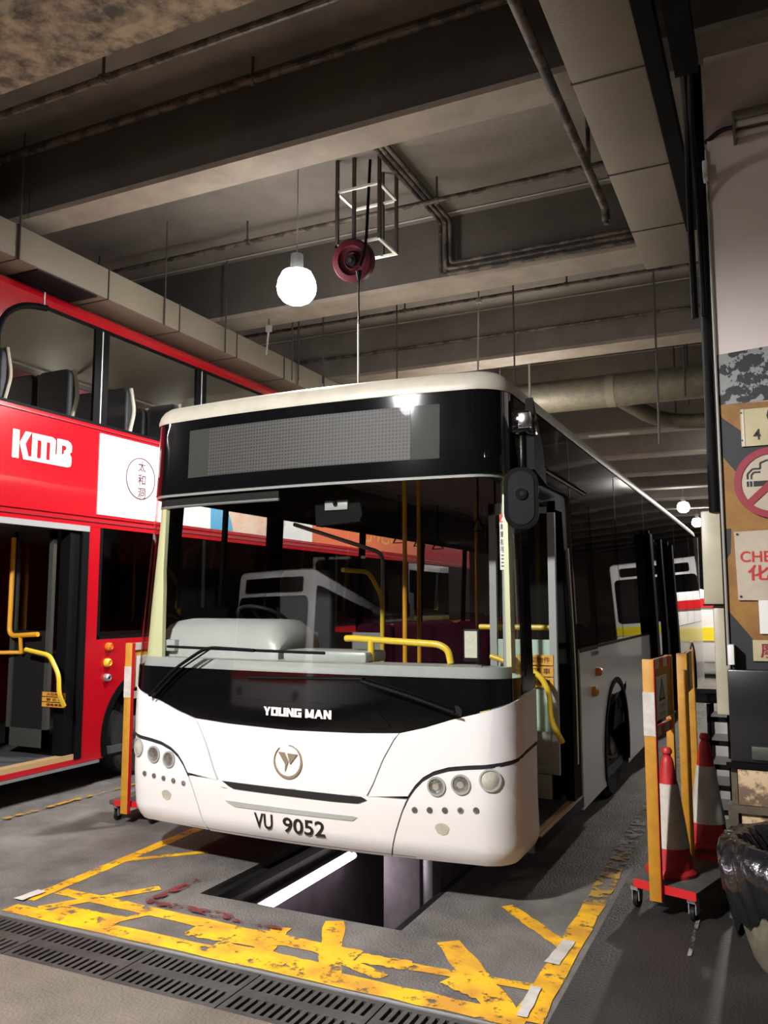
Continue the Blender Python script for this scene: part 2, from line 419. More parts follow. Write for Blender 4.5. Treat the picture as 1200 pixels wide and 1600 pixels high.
# pit fittings -------------------------------------------------------------
t = thing('pit_light', 'glowing white tube light running along the left wall of the inspection pit', 'light', (-3.08, 4.7, -.25))
MB().tube([(-3.075, 4.70, -.25), (-3.075, 5.95, -.25)], .022, 12).build('tube', 'tube', t)
MB().box(-3.155, -3.1, 4.66, 6.0, -.28, -.21).build('batten', 'alu', t)
a = bpy.data.lights.new('pit_tube', 'AREA'); a.shape = 'RECTANGLE'; a.size = 1.2; a.size_y = .05; a.energy = 5; a.color = (1, .82, .93)
ao = bpy.data.objects.new('pit_tube', a); COL.objects.link(ao); ao.location = (-3.04, 5.35, -.25); ao.rotation_euler = (0, math.radians(-90), PI / 2 * 0)
ao.rotation_euler = Vector((1, 0, -.35)).to_track_quat('-Z', 'Y').to_euler()
for yy in (7.4, 10.5):
    tt = thing('pit_light', 'tube light further back in the inspection pit under the white bus, %s of the two' % ('nearer' if yy < 8 else 'farther'), 'light', (-3.08, yy, -.25))
    MB().tube([(-3.075, yy, -.25), (-3.075, yy + 1.2, -.25)], .022, 10).build('tube', 'tube', tt)
tag(MB().box(-3.16, -3.11, PY0 + .02, 16, -.10, -.04).build('pit_rail', 'dark'), 'dark steel rail along the left edge of the inspection pit', 'rail')
tag(MB().box(-1.91, -1.86, PY0 + .02, 16, -.06, -.01).build('pit_rail', 'dark'), 'dark steel rail along the right edge of the inspection pit', 'rail')
b = at(628, 1420, x=-1.95)
t = thing('pit_jack', 'pale square jack column standing in the inspection pit below the plate', 'jack', (-2.6, 5.9, -1.5))
MB().box(-2.80, -2.50, 5.9, 6.15, -1.5, -.15, .01).build('column', 'pitp', t)
MB().box(-2.50, -2.41, 5.93, 6.1, -1.5, -.12, .01).build('slide', 'alu', t)
tag(MB().tube(rnd([(-2.98, 4.75, -.42), (-2.94, 4.72, -.3), (-2.88, 4.72, -.28), (-2.84, 4.75, -.36), (-2.88, 4.78, -.48), (-2.98, 4.78, -.50)], .04), .006, 8).build('hook', 'alu'), 'small bent metal hook below the near end of the pit tube light', 'hook')

# drain gratings -----------------------------------------------------------
def grate(x0, x1, label):
    t = thing('drain_grating', label, 'drain grating', ((x0 + x1) / 2, (DY0 + DY1) / 2, -.03), 'iron gratings in the floor drain')
    g = MB(); yr = [(DY0 + .035, DY0 + .15), (DY1 - .15, DY1 - .035)]
    z0, z1 = -.035, -.002; n = 14; x0 += .004; x1 -= .004; pad = .02; p = (x1 - x0 - 2 * pad) / n
    g.box(x0, x1, DY0 + .004, yr[0][0], z0, z1); g.box(x0, x1, yr[0][1], yr[1][0], z0, z1); g.box(x0, x1, yr[1][1], DY1 - .004, z0, z1)
    for a, b in yr:
        g.box(x0, x0 + pad, a, b, z0, z1); g.box(x1 - pad, x1, a, b, z0, z1)
        for k in range(n + 1):
            c = x0 + pad + k * p; lo = max(x0 + pad, c - p * .27); hi = min(x1 - pad, c + p * .27); g.box(lo, hi, a, b, z0, z1)
    g.build('grating', 'iron', t, smooth=False); return t
names = ['at the far left edge of the photo', 'second from the left edge of the photo', 'just below the left yellow corner', 'below the middle of the hatched line', 'at the bottom edge of the photo', 'off the bottom right of the photo']
gx = [-4.80, -4.16, -3.51, -2.855, -2.235, -1.60, -.97, -.33]
for i, (a, b) in enumerate(zip(gx, gx[1:])):
    lab = ['black cast iron drain grating beyond the left frame edge', 'black cast iron slotted grating at the left frame edge', 'black slotted grating whose left seam lies below the yellow corner', 'black slotted grating below the left part of the yellow hatching',
           'black slotted grating below the middle of the yellow hatching', 'black slotted grating cut by the bottom edge of the photo', 'black slotted grating below the right end of the yellow hatching'][i]
    grate(a, b, lab)
tag(MB().box(-16, 9, DY1 - .004, DY1 + .012, -.04, .004).build('drain_edge_strip', 'alu'), 'thin metal angle strip between drain gratings and yellow hatching', 'strip')

# floor paint --------------------------------------------------------------
def strip(pts, width, m, name='floor_marking', z=.0025, world=False):
    P = [Vector(p) if world else at(*p, z=0).xy for p in pts]; P = [Vector((p[0], p[1])) for p in P]
    vs = []; fs = []
    for i, p in enumerate(P):
        d = (P[min(i + 1, len(P) - 1)] - P[max(0, i - 1)]).normalized(); n = Vector((-d.y, d.x)) * width / 2
        wob = 1 + random.uniform(-.13, .13)
        vs += [(*(p + n * wob), z), (*(p - n * wob), z)]
    for i in range(len(P) - 1): fs.append((2 * i, 2 * i + 1, 2 * i + 3, 2 * i + 2))
    return vs, fs
MZ = .001
def marking(name, lst, m, label, cat='floor marking'):
    global MZ; MZ += .0011; mb = MB(); z = MZ
    for pts, wdt in lst:
        z += .00005; v, f = strip(pts, wdt, m, z=z); mb._add(v, f)
    return tag(mb.build(name, m, smooth=False), label, cat)
def sub(a, b, n=16): return [(a[0] + (b[0] - a[0]) * k / n, a[1] + (b[1] - a[1]) * k / n) for k in range(n + 1)]
marking('yellow_line', [(sub((44, 1406), (310, 1295)), .095), (sub((190, 1345), (325, 1331)), .06)], 'ypaint', 'yellow painted line on the floor along the left side of the bay')
marking('yellow_hatching', [(sub((15, 1418), (822, 1597), 20), .12), (sub((95, 1393), (395, 1460)), .10), (sub((395, 1460), (560, 1494)), .12), (sub((575, 1500), (860, 1548)), .07),
   (sub((60, 1420), (250, 1388)), .075), (sub((160, 1445), (250, 1424)), .05), (sub((290, 1462), (330, 1442)), .05),
   (sub((523, 1440), (512, 1530)), .11), (sub((440, 1450), (400, 1500)), .10), (sub((700, 1472), (795, 1592)), .13), (sub((560, 1497), (640, 1510)), .10), (sub((300, 1452), (430, 1475)), .16), (sub((330, 1480), (520, 1520)), .14), (sub((90, 1420), (190, 1440)), .10), (sub((530, 1500), (600, 1528)), .07), (sub((700, 1530), (770, 1560)), .12)],
   'ypaint', 'yellow hatched stop box between the drain and the pit opening')
marking('yellow_line', [(sub((822, 1597), (928, 1415), 10), .12), (sub((792, 1416), (885, 1482)), .085)], 'ypaint', 'yellow painted line and tick at the right front corner of the bay')
marking('yellow_line', [(sub((928, 1415), (975, 1330), 10), .12)], 'yworn', 'brownish worn piece of yellow line left of the trolley')
marking('white_line', [(sub((975, 1330), (1112, 1090), 16), .12)], 'wworn', 'worn white line running back along the right side of the white bus')
marking('white_line', [([(1076, 1500), (1087, 1455)], .02), ([(1087, 1455), (1098, 1410)], .02)], 'wworn', 'short scuffed white mark on the dark floor by the bin')
marking('white_patch', [(sub((862, 1508), (890, 1472), 5), .07)], 'ww', 'chipped white paint patch where the yellow tick meets the right line')
marking('white_patch', [(sub((815, 1592), (838, 1545), 5), .05)], 'ww', 'chipped white paint patch at the bottom of the right yellow line')
marking('white_patch', [(sub((28, 1408), (66, 1394), 3), .07)], 'ww', 'chipped white paint patch at the left yellow corner')
marking('red_line', [(sub((232, 1410), (318, 1374)), .06), (sub((232, 1410), (362, 1436)), .07), (sub((362, 1440), (440, 1454)), .04)], 'rpaint', 'dark red worn paint around the near corner of the pit')
marking('red_patch', [(sub((618, 1482), (650, 1490), 3), .06)], 'rpaint', 'small dark red paint blot in front of the pit')
marking('yellow_line', [(sub((-60, 1300), (150, 1243), 10), .06), (sub((150, 1243), (215, 1226), 4), .05)], 'yworn', 'thin faded yellow line on the floor beside the red bus')

# ================================================================== CEILING SERVICES
def lamp(i, x, y, z, wt, up, colr, label):
    t = thing('high_bay_lamp', label, 'lamp', (x, y, z), 'high bay lamps under the ceiling')
    MB().lathe([(.045, .15), (.13, .12), (.165, .05), (.178, -.02), (.165, -.08), (.125, -.135), (.065, -.165), (.0001, -.172)], (x, y, z), seg=28).build('dome', 'globe', t)
    MB().lathe([(.02, .30), (.055, .29), (.06, .17), (.09, .13), (.05, .12)], (x, y, z), seg=20).build('housing', 'lamph', t)
    MB().tube([(x, y, z + .29), (x, y, CZ)], .006, 6).build('cord', 'pale', t)
    l = bpy.data.lights.new('lamp_light', 'SPOT'); l.energy = wt; l.spot_size = math.radians(174); l.spot_blend = .25; l.shadow_soft_size = .14; l.color = colr
    o = bpy.data.objects.new('lamp_light', l); COL.objects.link(o); o.location = (x, y, z - .2)
    l = bpy.data.lights.new('lamp_glow_light', 'POINT'); l.energy = up; l.shadow_soft_size = .16; l.color = colr
    o = bpy.data.objects.new('lamp_glow_light', l); COL.objects.link(o); o.location = (x, y, z - .25)
LL = ['bright round lamp hanging on a pale cord above the white bus', 'round lamp hanging in front of the white bus, behind the photographer', 'round lamp hanging in front of the red bus, behind the photographer',
      'round lamp hanging over the middle of the white bus', 'round lamp hanging over the red bus', 'round lamp hanging right of the painted column', 'round lamp hanging behind the white bus',
      'small far lamp above the rear of the white bus, left of two', 'small far lamp above the rear of the white bus, right of two', 'round lamp hanging behind the painted column near the van']
for i, L_ in enumerate(LAMPS): lamp(i, *L_, LL[i])

def rods(t, pts, zb, zt, r=.008, m='rod', name='hanger'):
    for x, y in pts: MB().tube([(x, y, zb), (x, y, zt)], r, 6).build(name, m, t)
# left duct over the red bus
t = thing('air_duct', 'rectangular insulated air duct running above the red bus', 'air duct', (-5.8, 6, 4.55))
d = MB(); d.box(-6.45, -5.64, -3, 14.0, 4.575, 4.87, .01)
d.build('duct_body', 'duct', t)
for k in range(12):
    yy = 1.6 + k * 1.04
    MB().box(-6.46, -5.63, yy, yy + .012, 4.57, 4.878).build('duct_seam', 'rod', t)
for yy in (4.72, 6.55, 7.6, 9.2): rods(t, [(-5.62, yy)], 4.56, CZ, .008)
MB().box(-6.44, -5.66, 4.95, 5.65, 4.56, 4.575).build('grille', 'dark', t)
# right duct
t = thing('air_duct', 'rectangular insulated air duct running toward the painted column', 'air duct', (-.69, 5, 4.5))
MB().box(-.885, -.50, -3, 7.05, 4.5, 4.86, .008).build('duct_body', 'duct', t)
for yy in (2.2, 3.2, 4.25, 5.32, 6.25): MB().box(-.89, -.495, yy, yy + .01, 4.494, 4.868).build('duct_seam', 'rod', t)
MB().box(-.5, -.33, 6.35, 7.05, 4.5, 4.84, .006).build('branch', 'duct', t)
MB().box(-.50, -.41, -3, 6.4, 4.49, 4.60).build('bracket_rail', 'blackm', t)
# cable tray and cables at the right
t = thing('cable_tray', 'black perforated cable tray hanging beside the painted column', 'cable tray', (-.28, 3.5, 4.3))
mb = MB(); mb.box(-.345, -.235, 1.5, 4.12, 4.30, 4.31); mb.box(-.345, -.335, 1.5, 4.12, 4.31, 4.38); mb.box(-.245, -.235, 1.5, 4.12, 4.31, 4.38)
mb.build('tray', 'blackm', t)
MB().tube(rnd([(-.30, 4.0, 4.33), (-.33, 4.6, 4.33), (-.375, 5.1, 4.15), (-.375, 5.16, 3.4)], .3), .02, 8).build('cable', 'blackm', t)
MB().tube(rnd([(-.27, 4.0, 4.33), (-.32, 4.7, 4.30), (-.32, 5.05, 4.1), (-.32, 5.14, 3.4)], .3), .016, 8).build('cable', 'blackm', t)
tag(MB().tube(rnd([(-.43, 6.3, 5.4), (-.43, 6.1, 5.1), (-.34, 5.9, 4.75), (-.34, 5.9, 3.6)], .12), .05, 12).build('bent_pipe', 'wood'), 'dark bent pipe curving down beside the column top', 'pipe')

# sprinkler pipes along X
def xpipe(y, z, x0, x1, r, label, drops=(), m='pipe'):
    t = thing('ceiling_pipe', label, 'pipe', ((x0 + x1) / 2, y, z))
    n = 40; MB().tube([(x0 + (x1 - x0) * k / n, y, z) for k in range(n + 1)], r, 10).build('pipe', m, t)
    for x in drops: MB().tube([(x, y, z), (x, y, CZ)], .011, 6).build('hanger', 'rod', t)
    for x in drops: MB().lathe([(r * 1.35, -.02), (r * 1.35, .02)], (x, y, z), 'X', 14).build('coupling', m, t)
    return t
xpipe(4.0, 5.28, -12, 1.5, .026, 'black sprinkler pipe nearest the camera with rough patches', (-8, -4.03, -.5))
xpipe(4.72, 5.50, -12, 1.5, .030, 'black sprinkler pipe tight against the first dark beam', (-6, -3.3, -1.2))
xpipe(6.9, 5.45, -12, -1.0, .024, 'long black sprinkler pipe across the bay behind the bright lamp', (-6.9, -4.85, -2.72))
xpipe(9.5, 5.46, -12, .5, .022, 'thin black pipe across the second bay over the white bus', (-7.6, -4.2, -2.1))
xpipe(12.25, 5.4, -12, .5, .022, 'thin black pipe across the third bay', (-6, -3))
xpipe(15.1, 5.4, -12, .5, .022, 'thin black pipe across the fourth bay', (-5, -2))
tag(MB().tube([(-12, 10.48, 5.30), (2, 10.48, 5.30)], .02, 8).build('conduit', 'pipe'), 'thin conduit clipped to the face of the third beam', 'conduit')
for n, y in ((2, 7.62), (3, 10.47), (4, 13.32)):
    tag(MB().tube([(-12, y - .02, CZ - .015), (2, y - .02, CZ - .015)], .009, 6).build('edge_cable', 'pale'), 'pale cable in the corner of ceiling and beam %s' % {2: 'behind the bright lamp', 3: 'of the third bay', 4: 'of the fourth bay'}[n], 'cable')
t = thing('ceiling_pipe', 'thick black pipe running back beside the right duct and ending in a drop', 'pipe', (-1.1, 5, 4.9))
MB().tube(rnd([(-1.13, 1.0, 4.9), (-1.13, 6.6, 4.9), (-1.13, 6.62, 4.8)], .06), .033, 12).build('pipe', 'pipe', t)
MB().tube([(-1.13, 6.62, 4.83), (-1.13, 6.62, 4.77)], .02, 8).build('nozzle', 'rod', t)
MB().tube([(-1.13, 5.95, 4.9), (-1.13, 5.95, 5.45), (-1.13, 6.9, 5.45)], .018, 8).build('riser', 'pipe', t)
# conduits to second beam
t = thing('conduit_run', 'bundle of three black conduits turning from ceiling to second beam', 'conduit', (-2.9, 6.5, 5.5))
for k in range(3):
    dx = k * .055
    MB().tube(rnd([(-2.86 - dx, 5.35, 5.6), (-2.86 - dx, 7.62 , 5.6), (-2.86 - dx, 7.63, 5.14 - dx), (-.6, 7.63, 5.14 - dx)], .05), .021, 10).build('conduit', 'pipe', t)
# hose reel
RX, RY, RZ = at(553, 408, y=6.3)
t = thing('hose_reel', 'dark red round hose reel hanging below a white steel bracket', 'hose reel', (RX, RY, RZ))
rax = Vector((-.35, -1, .1)).normalized()
mb = MB(); mb.lathe([(.05, -.03), (.07, -.045), (.085, -.03), (.115, -.035), (.13, -.062), (.175, -.058), (.188, -.04), (.188, .04), (.17, .055), (.05, .06)], (0, 0, 0), 'Y', 36)
R_ = Vector((0, 1, 0)).rotation_difference(Vector((-.08, 1, .28)).normalized()).to_matrix().to_4x4()
bmesh.ops.transform(mb.bm, matrix=Matrix.Translation((RX, RY, RZ)) @ R_, verts=mb.bm.verts)
mb.build('drum', 'reel', t)
mb = MB(); mb.lathe([(.048, -.085), (.05, .08)], (0, 0, 0), 'Y', 20); bmesh.ops.transform(mb.bm, matrix=Matrix.Translation((RX, RY, RZ)) @ R_, verts=mb.bm.verts)
mb.build('hub', 'blackm', t)
mb = MB(); mb.lathe([(.018, -.095), (.018, -.08)], (0, 0, 0), 'Y', 12); bmesh.ops.transform(mb.bm, matrix=Matrix.Translation((RX, RY, RZ)) @ R_, verts=mb.bm.verts)
mb.build('spindle', 'chrome', t)
def fr(p): return (RX + p[0], RY + p[1], RZ + p[2])
for zf in (.64, .13):
    mb = MB(); a0, a1, b0, b1 = -.16, .26, -.06, .30
    for x0, x1, y0, y1 in ((a0, a1, b0, b0 + .025), (a0, a1, b1, b1 + .025), (a0, a0 + .025, b0, b1), (a1, a1 + .025, b0, b1 + .025)):
        mb.box(RX + x0, RX + x1, RY + y0, RY + y1, RZ + zf, RZ + zf + .02)
    mb.build('bracket_frame', 'stickw', t)
for x, y in ((-.16, -.06), (-.0, -.04), (.26, -.06), (.26, .30), (.12, .30)):
    MB().box(RX + x, RX + x + .028, RY + y, RY + y + .028, RZ + .14, CZ).build('strut', 'rod', t)
MB().tube(rnd([fr((.17, -.02, .9)), fr((.16, -.04, .5)), fr((.15, -.06, .1)), fr((.1, -.08, -.1))], .1), .014, 8).build('hose', 'blackm', t)
MB().tube([fr((.09, -.08, -.14)), fr((.09, -.08, -.22))], .028, 10, .012).build('stopper', 'blackm', t)
MB().tube([fr((.09, -.08, -.22)), fr((.09, -.08, -.62))], .008, 8).build('hose_end', 'blackm', t)
MB().tube([fr((.09, -.08, -.62)), fr((.09, -.08, -1.5))], .009, 8).build('air_line', 'pale', t)
# spiral ducts
t = thing('spiral_duct', 'large round spiral duct crossing above the rear of the white bus', 'air duct', (-2, 12, 4.75))
MB().tube([(-5.2, 12, 4.75), (.8, 12, 4.75)], .235, 28).build('duct_body', 'galv', t)
MB().tube([(-2.1, 12, 4.75), (-1.98, 12, 4.75)], .242, 28).build('duct_band', 'duct', t)
MB().tube(rnd([(-1.95, 12.1, 4.65), (-1.6, 12.9, 4.5), (-1.2, 13.3, 4.46), (1.2, 13.3, 4.46)], .3), .12, 20).build('branch', 'galv', t)
rods(t, [(-1.02, 11.75), (-1.02, 12.25), (-3.2, 11.8), (-1.3, 13.3)], 4.5, CZ, .012)
for i, (px, py, y) in enumerate(((748, 470, 9.5), (420, 515, 7.9))):
    p = at(px, py, y=y); q = p.z - (1.2 if i == 0 else .3)
    t = thing('cable_drop', 'pale drop cable on a ceiling hook %s' % ('above the front of the white bus roof' if i == 0 else 'far left behind the bright lamp'), 'cable', p)
    MB().box(p.x - .035, p.x + .035, p.y - .02, p.y + .02, p.z - .03, p.z + .05, .005).build('hook', 'pale', t)
    MB().tube([(p.x, p.y, p.z), (p.x - .03, p.y, q)], .012, 8).build('cable', 'pale', t)
    MB().tube([(p.x, p.y, p.z + .05), (p.x, p.y, CZ)], .008, 6).build('hanger', 'rod', t)
for i, (px, py, y, ln) in enumerate(((1021, 434, 7.95, 1.6), (802, 470, 9.0, 1.5), (620, 496, 9.0, 1.3), (505, 500, 8.6, .8), (457, 518, 8.3, .6), (467, 520, 8.5, .6), (827, 570, 11, 1.3))):
    p = at(px, py, y=y)
    lab = ['right of the white bus roof, below the end of the right duct', 'just left of the white bus roof corner', 'above the middle of the white bus roof', 'right of the bright lamp', 'below the bright lamp, left of a pair', 'below the bright lamp, right of a pair', 'pale and short behind the white bus roof corner'][i]
    tag(MB().tube([(p.x, p.y, p.z - ln), (p.x, p.y, CZ)], .010 if i < 6 else .016, 6).build('hanging_rod', 'rod' if i < 6 else 'pale'), 'thin hanging rod ' + lab, 'rod')
a = at(920, 681, z=5.0); b = at(985, 678, z=5.0)
t = thing('tube_light_fitting', 'slim white tube light fitting above the middle of the white bus roof', 'light', a)
MB().box(a.x, b.x, a.y - .05, a.y + .05, 4.97, 5.02, .01).build('batten', 'stickw', t); rods(t, [(a.x + .1, a.y), (b.x - .1, a.y)], 5.0, CZ, .006)

# ================================================================== PAINTED COLUMN
CY = 5.10; CX = -.262
struct(MB().box(CX, .9, CY, CY + .9, 0, CZ).build('trim_3', 'colw', smooth=False))
f = faceY(CY)
cb = MB(); cb.panel([(CX - .001, 3.14), (CX - .001, 2.84), (.9, 2.86), (.9, 3.19), (.2, 3.17)], f, .002, off=.004, curved=False)
o = struct(cb.build('trim_4', 'colk', smooth=False))
def zone(poly, m, off): return struct(MB().panel(poly, f, .002, off=off, curved=False).build('trim_4', m, smooth=False))
zone(rct(CX - .001, .9, 1.33, 2.84), 'coly', .003)
zone([(CX - .001, 2.79), (CX + .02, 2.76), (-.15, 2.68), (.2, 2.5), (.2, 2.38), (-.17, 2.42), (CX - .001, 2.55)], 'colk2', .004)
zone([(CX - .001, 2.12), (CX - .001, 1.94), (-.235, 1.98), (-.225, 2.12)], 'colk2', .004)
zone([(CX - .001, 1.66), (CX - .001, 1.33), (-.02, 1.33), (-.17, 1.54)], 'colk2', .004)
zone(rct(CX - .001, .9, 0, 1.34), 'colk2', .0045)
struct(MB().box(-9, 9, CY + .2, CY + .65, 4.72, BZ).build('trim_2', 'conc', smooth=False)) if False else None
struct(MB().panel(rct(CY - .001, CY + .9, 0, 3.14), lambda a, b, off=0: (CX - off, a, b), .002, off=.003, curved=False).build('trim_4', 'colk2', smooth=False))
struct(MB().panel(rct(CY - .001, CY + .10, 1.5, 2.75), lambda a, b, off=0: (CX - off, a, b), .002, off=.005, curved=False).build('trim_4', 'coly', smooth=False))
# signs on the column
def sign(name, label, cat, poly, m, yoff=.012):
    t = thing(name, label, cat, (sum(p[0] for p in poly) / len(poly), CY, sum(p[1] for p in poly) / len(poly)))
    MB().panel(poly, f, .010, off=yoff + .006, curved=False).build('plate', m, t, smooth=False); return t
t = sign('column_sign', 'cream bay sign on the column with a letter C above a figure 4', 'sign', rct(-.150, .30, 2.585, 2.80), 'signc')
mb = MB(); put_text(mb, 'C', f, .04, 2.755, .11, .115, .021, .03); put_text(mb, '4', f, -.068, 2.650, .038, .062, .021, .012); mb.build('lettering', 'signk', t, smooth=False)
MB().panel(rct(-.142, -.132, 2.585, 2.80), f, .004, off=.022, curved=False).build('edge_strip', 'ww', t)
mb = MB()
for z in (2.78, 2.62): mb.panel(circ(-.145, z, .005, 10), f, .004, off=.024, curved=False)
mb.build('rivet', 'signk', t)
# no smoking
t = sign('no_smoking_sign', 'round no smoking sign with a red ring on the column', 'sign', circ(0, 2.372, .196, 48), 'signp')
mb = MB(); ring_panel(mb, 0, 2.372, .162, .2, f, seg=60, off=.024)
mb.panel([(-.145, 2.265), (-.118, 2.238), (.14, 2.48), (.115, 2.51)], f, .004, off=.0235, curved=False); mb.build('ring', 'noring', t)
mb = MB(); cz = 2.365
for a, b in ((-.133, -.122), (-.116, -.105), (-.098, .10)): mb.panel(rct(a, b, cz - .012, cz + .018), f, .003, off=.021, curved=False)
for k, r in enumerate((.055, .035)):
    pts = [(-.128 + k * .02, cz + .03), (-.128 + k * .02, cz + .06 - k * .006), (-.10 + k * .006, cz + .088 - k * .02), (-.06, cz + .088 - k * .02), (-.06, cz + .12), (-.02, cz + .135)][: 4 if k else 6]
    vs = []
    for (x0, z0), (x1, z1) in zip(pts, pts[1:]):
        dx, dz = x1 - x0, z1 - z0; l = math.hypot(dx, dz) or 1; nx, nz = -dz / l * .0045, dx / l * .0045
        mb.panel([(x0 + nx, z0 + nz), (x1 + nx, z1 + nz), (x1 - nx, z1 - nz), (x0 - nx, z0 - nz)], f, .003, off=.021, curved=False)
mb.build('cigarette_symbol', 'signk', t, smooth=False)
t = sign('column_sign', 'pale sign on the column with CHEMICAL in red letters', 'sign', [(-.212, 2.10), (.42, 2.115), (.42, 1.71), (-.205, 1.715)], 'signp')
mb = MB(); put_text(mb, 'CHEMICAL', f, .015, 1.958, .40, .062, .021, .012); put_text(mb, '化學廢物', f, .08, 1.868, .46, .088, .021, .015); mb.build('lettering', 'redp', t, smooth=False)
mb = MB()
for x, z in ((-.195, 2.085), (-.19, 1.735)): mb.panel(circ(x, z, .007, 10), f, .004, off=.022, curved=False)
mb.build('screw', 'signk', t)
sign('column_sign', 'small blank grey sign on the column under the CHEMICAL sign', 'sign', rct(-.102, .06, 1.53, 1.714), 'gdisp' if False else 'stickw')
t = sign('column_sign', 'small cream sign on the column with a dark red character', 'sign', rct(-.142, .14, 1.38, 1.495), 'signc')
mb = MB(); put_text(mb, '廢料', f, .0, 1.44, .21, .085, .021, .012); mb.build('lettering', 'noring', t, smooth=False)
# fluorescent fitting
t = thing('fluorescent_fitting', 'rusty fluorescent fitting, unlit, high on the painted column', 'light', (.1, 4.97, 4.46))
MB().box(-.115, 1.0, 4.94, 5.10, 4.47, 4.53, .008).build('housing', 'fluob', t)
MB().tube([(-.10, 4.965, 4.455), (1.0, 4.965, 4.455)], .02, 12).build('tube', 'fluo', t)
MB().tube([(-.10, 5.03, 4.43), (1.0, 5.03, 4.43)], .02, 12).build('tube', 'fluo', t)
MB().box(-.115, -.10, 4.93, 5.10, 4.40, 4.48).build('end_cap', 'fluob', t)
MB().tube(rnd([(-.11, 5.0, 4.46), (-.18, 5.05, 4.49), (-.27, 5.12, 4.47)], .05), .014, 8).build('flex', 'blackm', t)
# pipes and boxes beside the column
tag(MB().tube([(-.315, 5.2, CZ), (-.315, 5.2, 2.23)], .032, 12).build('drain_pipe', 'blackm'), 'thick black vertical pipe along the left edge of the painted column', 'pipe')
tag(MB().tube([(-.268, 5.08, 4.4), (-.268, 5.085, 1.1)], .008, 8).build('cable', 'pale'), 'thin pale cable down the left corner of the painted column', 'cable')
tag(MB().tube([(-.277, 5.09, 3.1), (-.277, 5.095, 1.35)], .007, 8).build('cable', 'blackm'), 'thin black cable down the left corner of the painted column', 'cable')
tag(MB().box(-.29, -.262, 5.02, 5.1, 4.2, 4.31, .006).build('junction_box', 'stickw'), 'small pale junction box high at the column corner', 'electrical box')
t = thing('pipe_guard', 'beige metal pipe casing at the left side of the painted column', 'pipe casing', (-.32, 5.25, 1.7))
MB().box(-.395, -.272, 5.2, 5.36, 1.69, 2.24, .012).build('upper_casing', 'beige', t)
MB().box(-.35, -.272, 5.22, 5.36, 1.06, 1.685, .01).build('lower_casing', 'beige', t)
MB().box(-.40, -.268, 5.19, 5.37, 1.684, 1.692).build('joint_plate', 'blackm', t)
tag(MB().box(-.268, -.235, 5.0, 5.09, 1.36, 1.47, .005).build('switch_box', 'stickw'), 'small white switch box at the lower left corner of the column', 'electrical box')
# cabinet and crates against the column
t = thing('black_cabinet', 'flat black steel cabinet standing against the foot of the column', 'cabinet', (.1, 5.0, .84))
MB().box(-.275, .6, 5.0, 5.092, .84, 1.335, .008).build('body', 'blackgloss', t)
MB().box(-.17, .3, 4.985, 5.0, .86, .93, .004).build('ledge', 'olive', t)
t = thing('timber_shelf', 'old timber shelf frame holding the plywood boxes', 'shelf', (.1, 4.9, 0))
MB().box(-.30, -.25, 4.985, 5.02, 0, .575).build('post', 'wood', t); MB().box(-.30, .6, 4.985, 5.09, .575, .615).build('shelf_board', 'wood', t)
MB().box(-.25, .6, 5.02, 5.09, .0, .06).build('shelf_board', 'wood', t); MB().box(-.30, .6, 4.985, 5.09, .81, .84).build('shelf_board', 'blackm', t)
MB().box(-.28, -.25, 5.03, 5.06, .615, .81).build('post', 'wood', t)
tag(MB().box(-.245, .45, 4.995, 5.088, .617, .805, .004).build('plywood_box', 'ply'), 'scuffed plywood box on the upper board of the timber shelf', 'box')
tag(MB().box(-.235, .45, 5.01, 5.088, .40, .572, .004).build('plywood_box', 'ply'), 'scuffed plywood box under the timber shelf board, behind the bin bag', 'box')
t = thing('black_rack', 'black open metal rack between the cones and the column', 'rack', (-.42, 6.3, 0))
for x, y in ((-.49, 6.28), (-.36, 6.28), (-.49, 6.6), (-.36, 6.6)): MB().box(x, x + .025, y, y + .025, 0, 1.0).build('leg', 'blackm', t)
for z in (.12, .26, .42, .56, .72, .88): MB().box(-.49, -.335, 6.28, 6.62, z, z + .035).build('rung', 'blackm', t)
tag(MB().lathe([(.10, 0), (.14, .02), (.16, .07), (.165, .075), (.15, .06), (.11, .02), (.001, .015)], (-.50, 6.42, 1.0), seg=28).build('black_basin', 'blackgloss'), 'shiny black plastic basin on top of the black rack', 'basin')

# bin with bag
t = thing('litter_bin', 'mesh litter bin with a black plastic bag folded over its rim', 'bin', (.10, 4.55, 0))
bx, by = .10, 4.55
MB().lathe([(.27, 0), (.29, .03), (.33, .16), (.36, .34)], (bx, by, 0), seg=32).build('basket', 'bin', t)
mb = MB(); seg = 160; prof = [(.345, .17), (.372, .22), (.392, .29), (.408, .36), (.418, .43), (.42, .49), (.405, .54), (.37, .572), (.32, .565), (.27, .50), (.22, .42), (.12, .37), (.03, .36)]
rings = []
for j, (r, h) in enumerate(prof):
    ring = []
    for k in range(seg):
        a = 2 * PI * k / seg; q = math.sin(a * 9 + j * .55) * .4 + abs(math.sin(a * 13 + 1.3 + j * .4)) * .8 + math.sin(a * 41 + j * .9) * .25 - .4
        am = .020 if j < 8 else .03
        hz = h + (.08 * math.sin(a * 3 + 2.4) + .03 * math.sin(a * 8 + j * .3)) * (1 if j == 0 else .8 - .1 * j if j < 6 else .1)
        if j in (4, 5, 6): hz += .035 * math.sin(a * 2 + 2.2)
        rr = r + q * am; ring.append(mb.bm.verts.new((bx + rr * math.cos(a), by + rr * math.sin(a), hz)))
    rings.append(ring)
for p, q in zip(rings, rings[1:]):
    for k in range(seg): mb.bm.faces.new((p[k], p[(k + 1) % seg], q[(k + 1) % seg], q[k]))
mb.bm.faces.new(rings[-1]); mb.build('bin_bag', 'bag', t, 80)
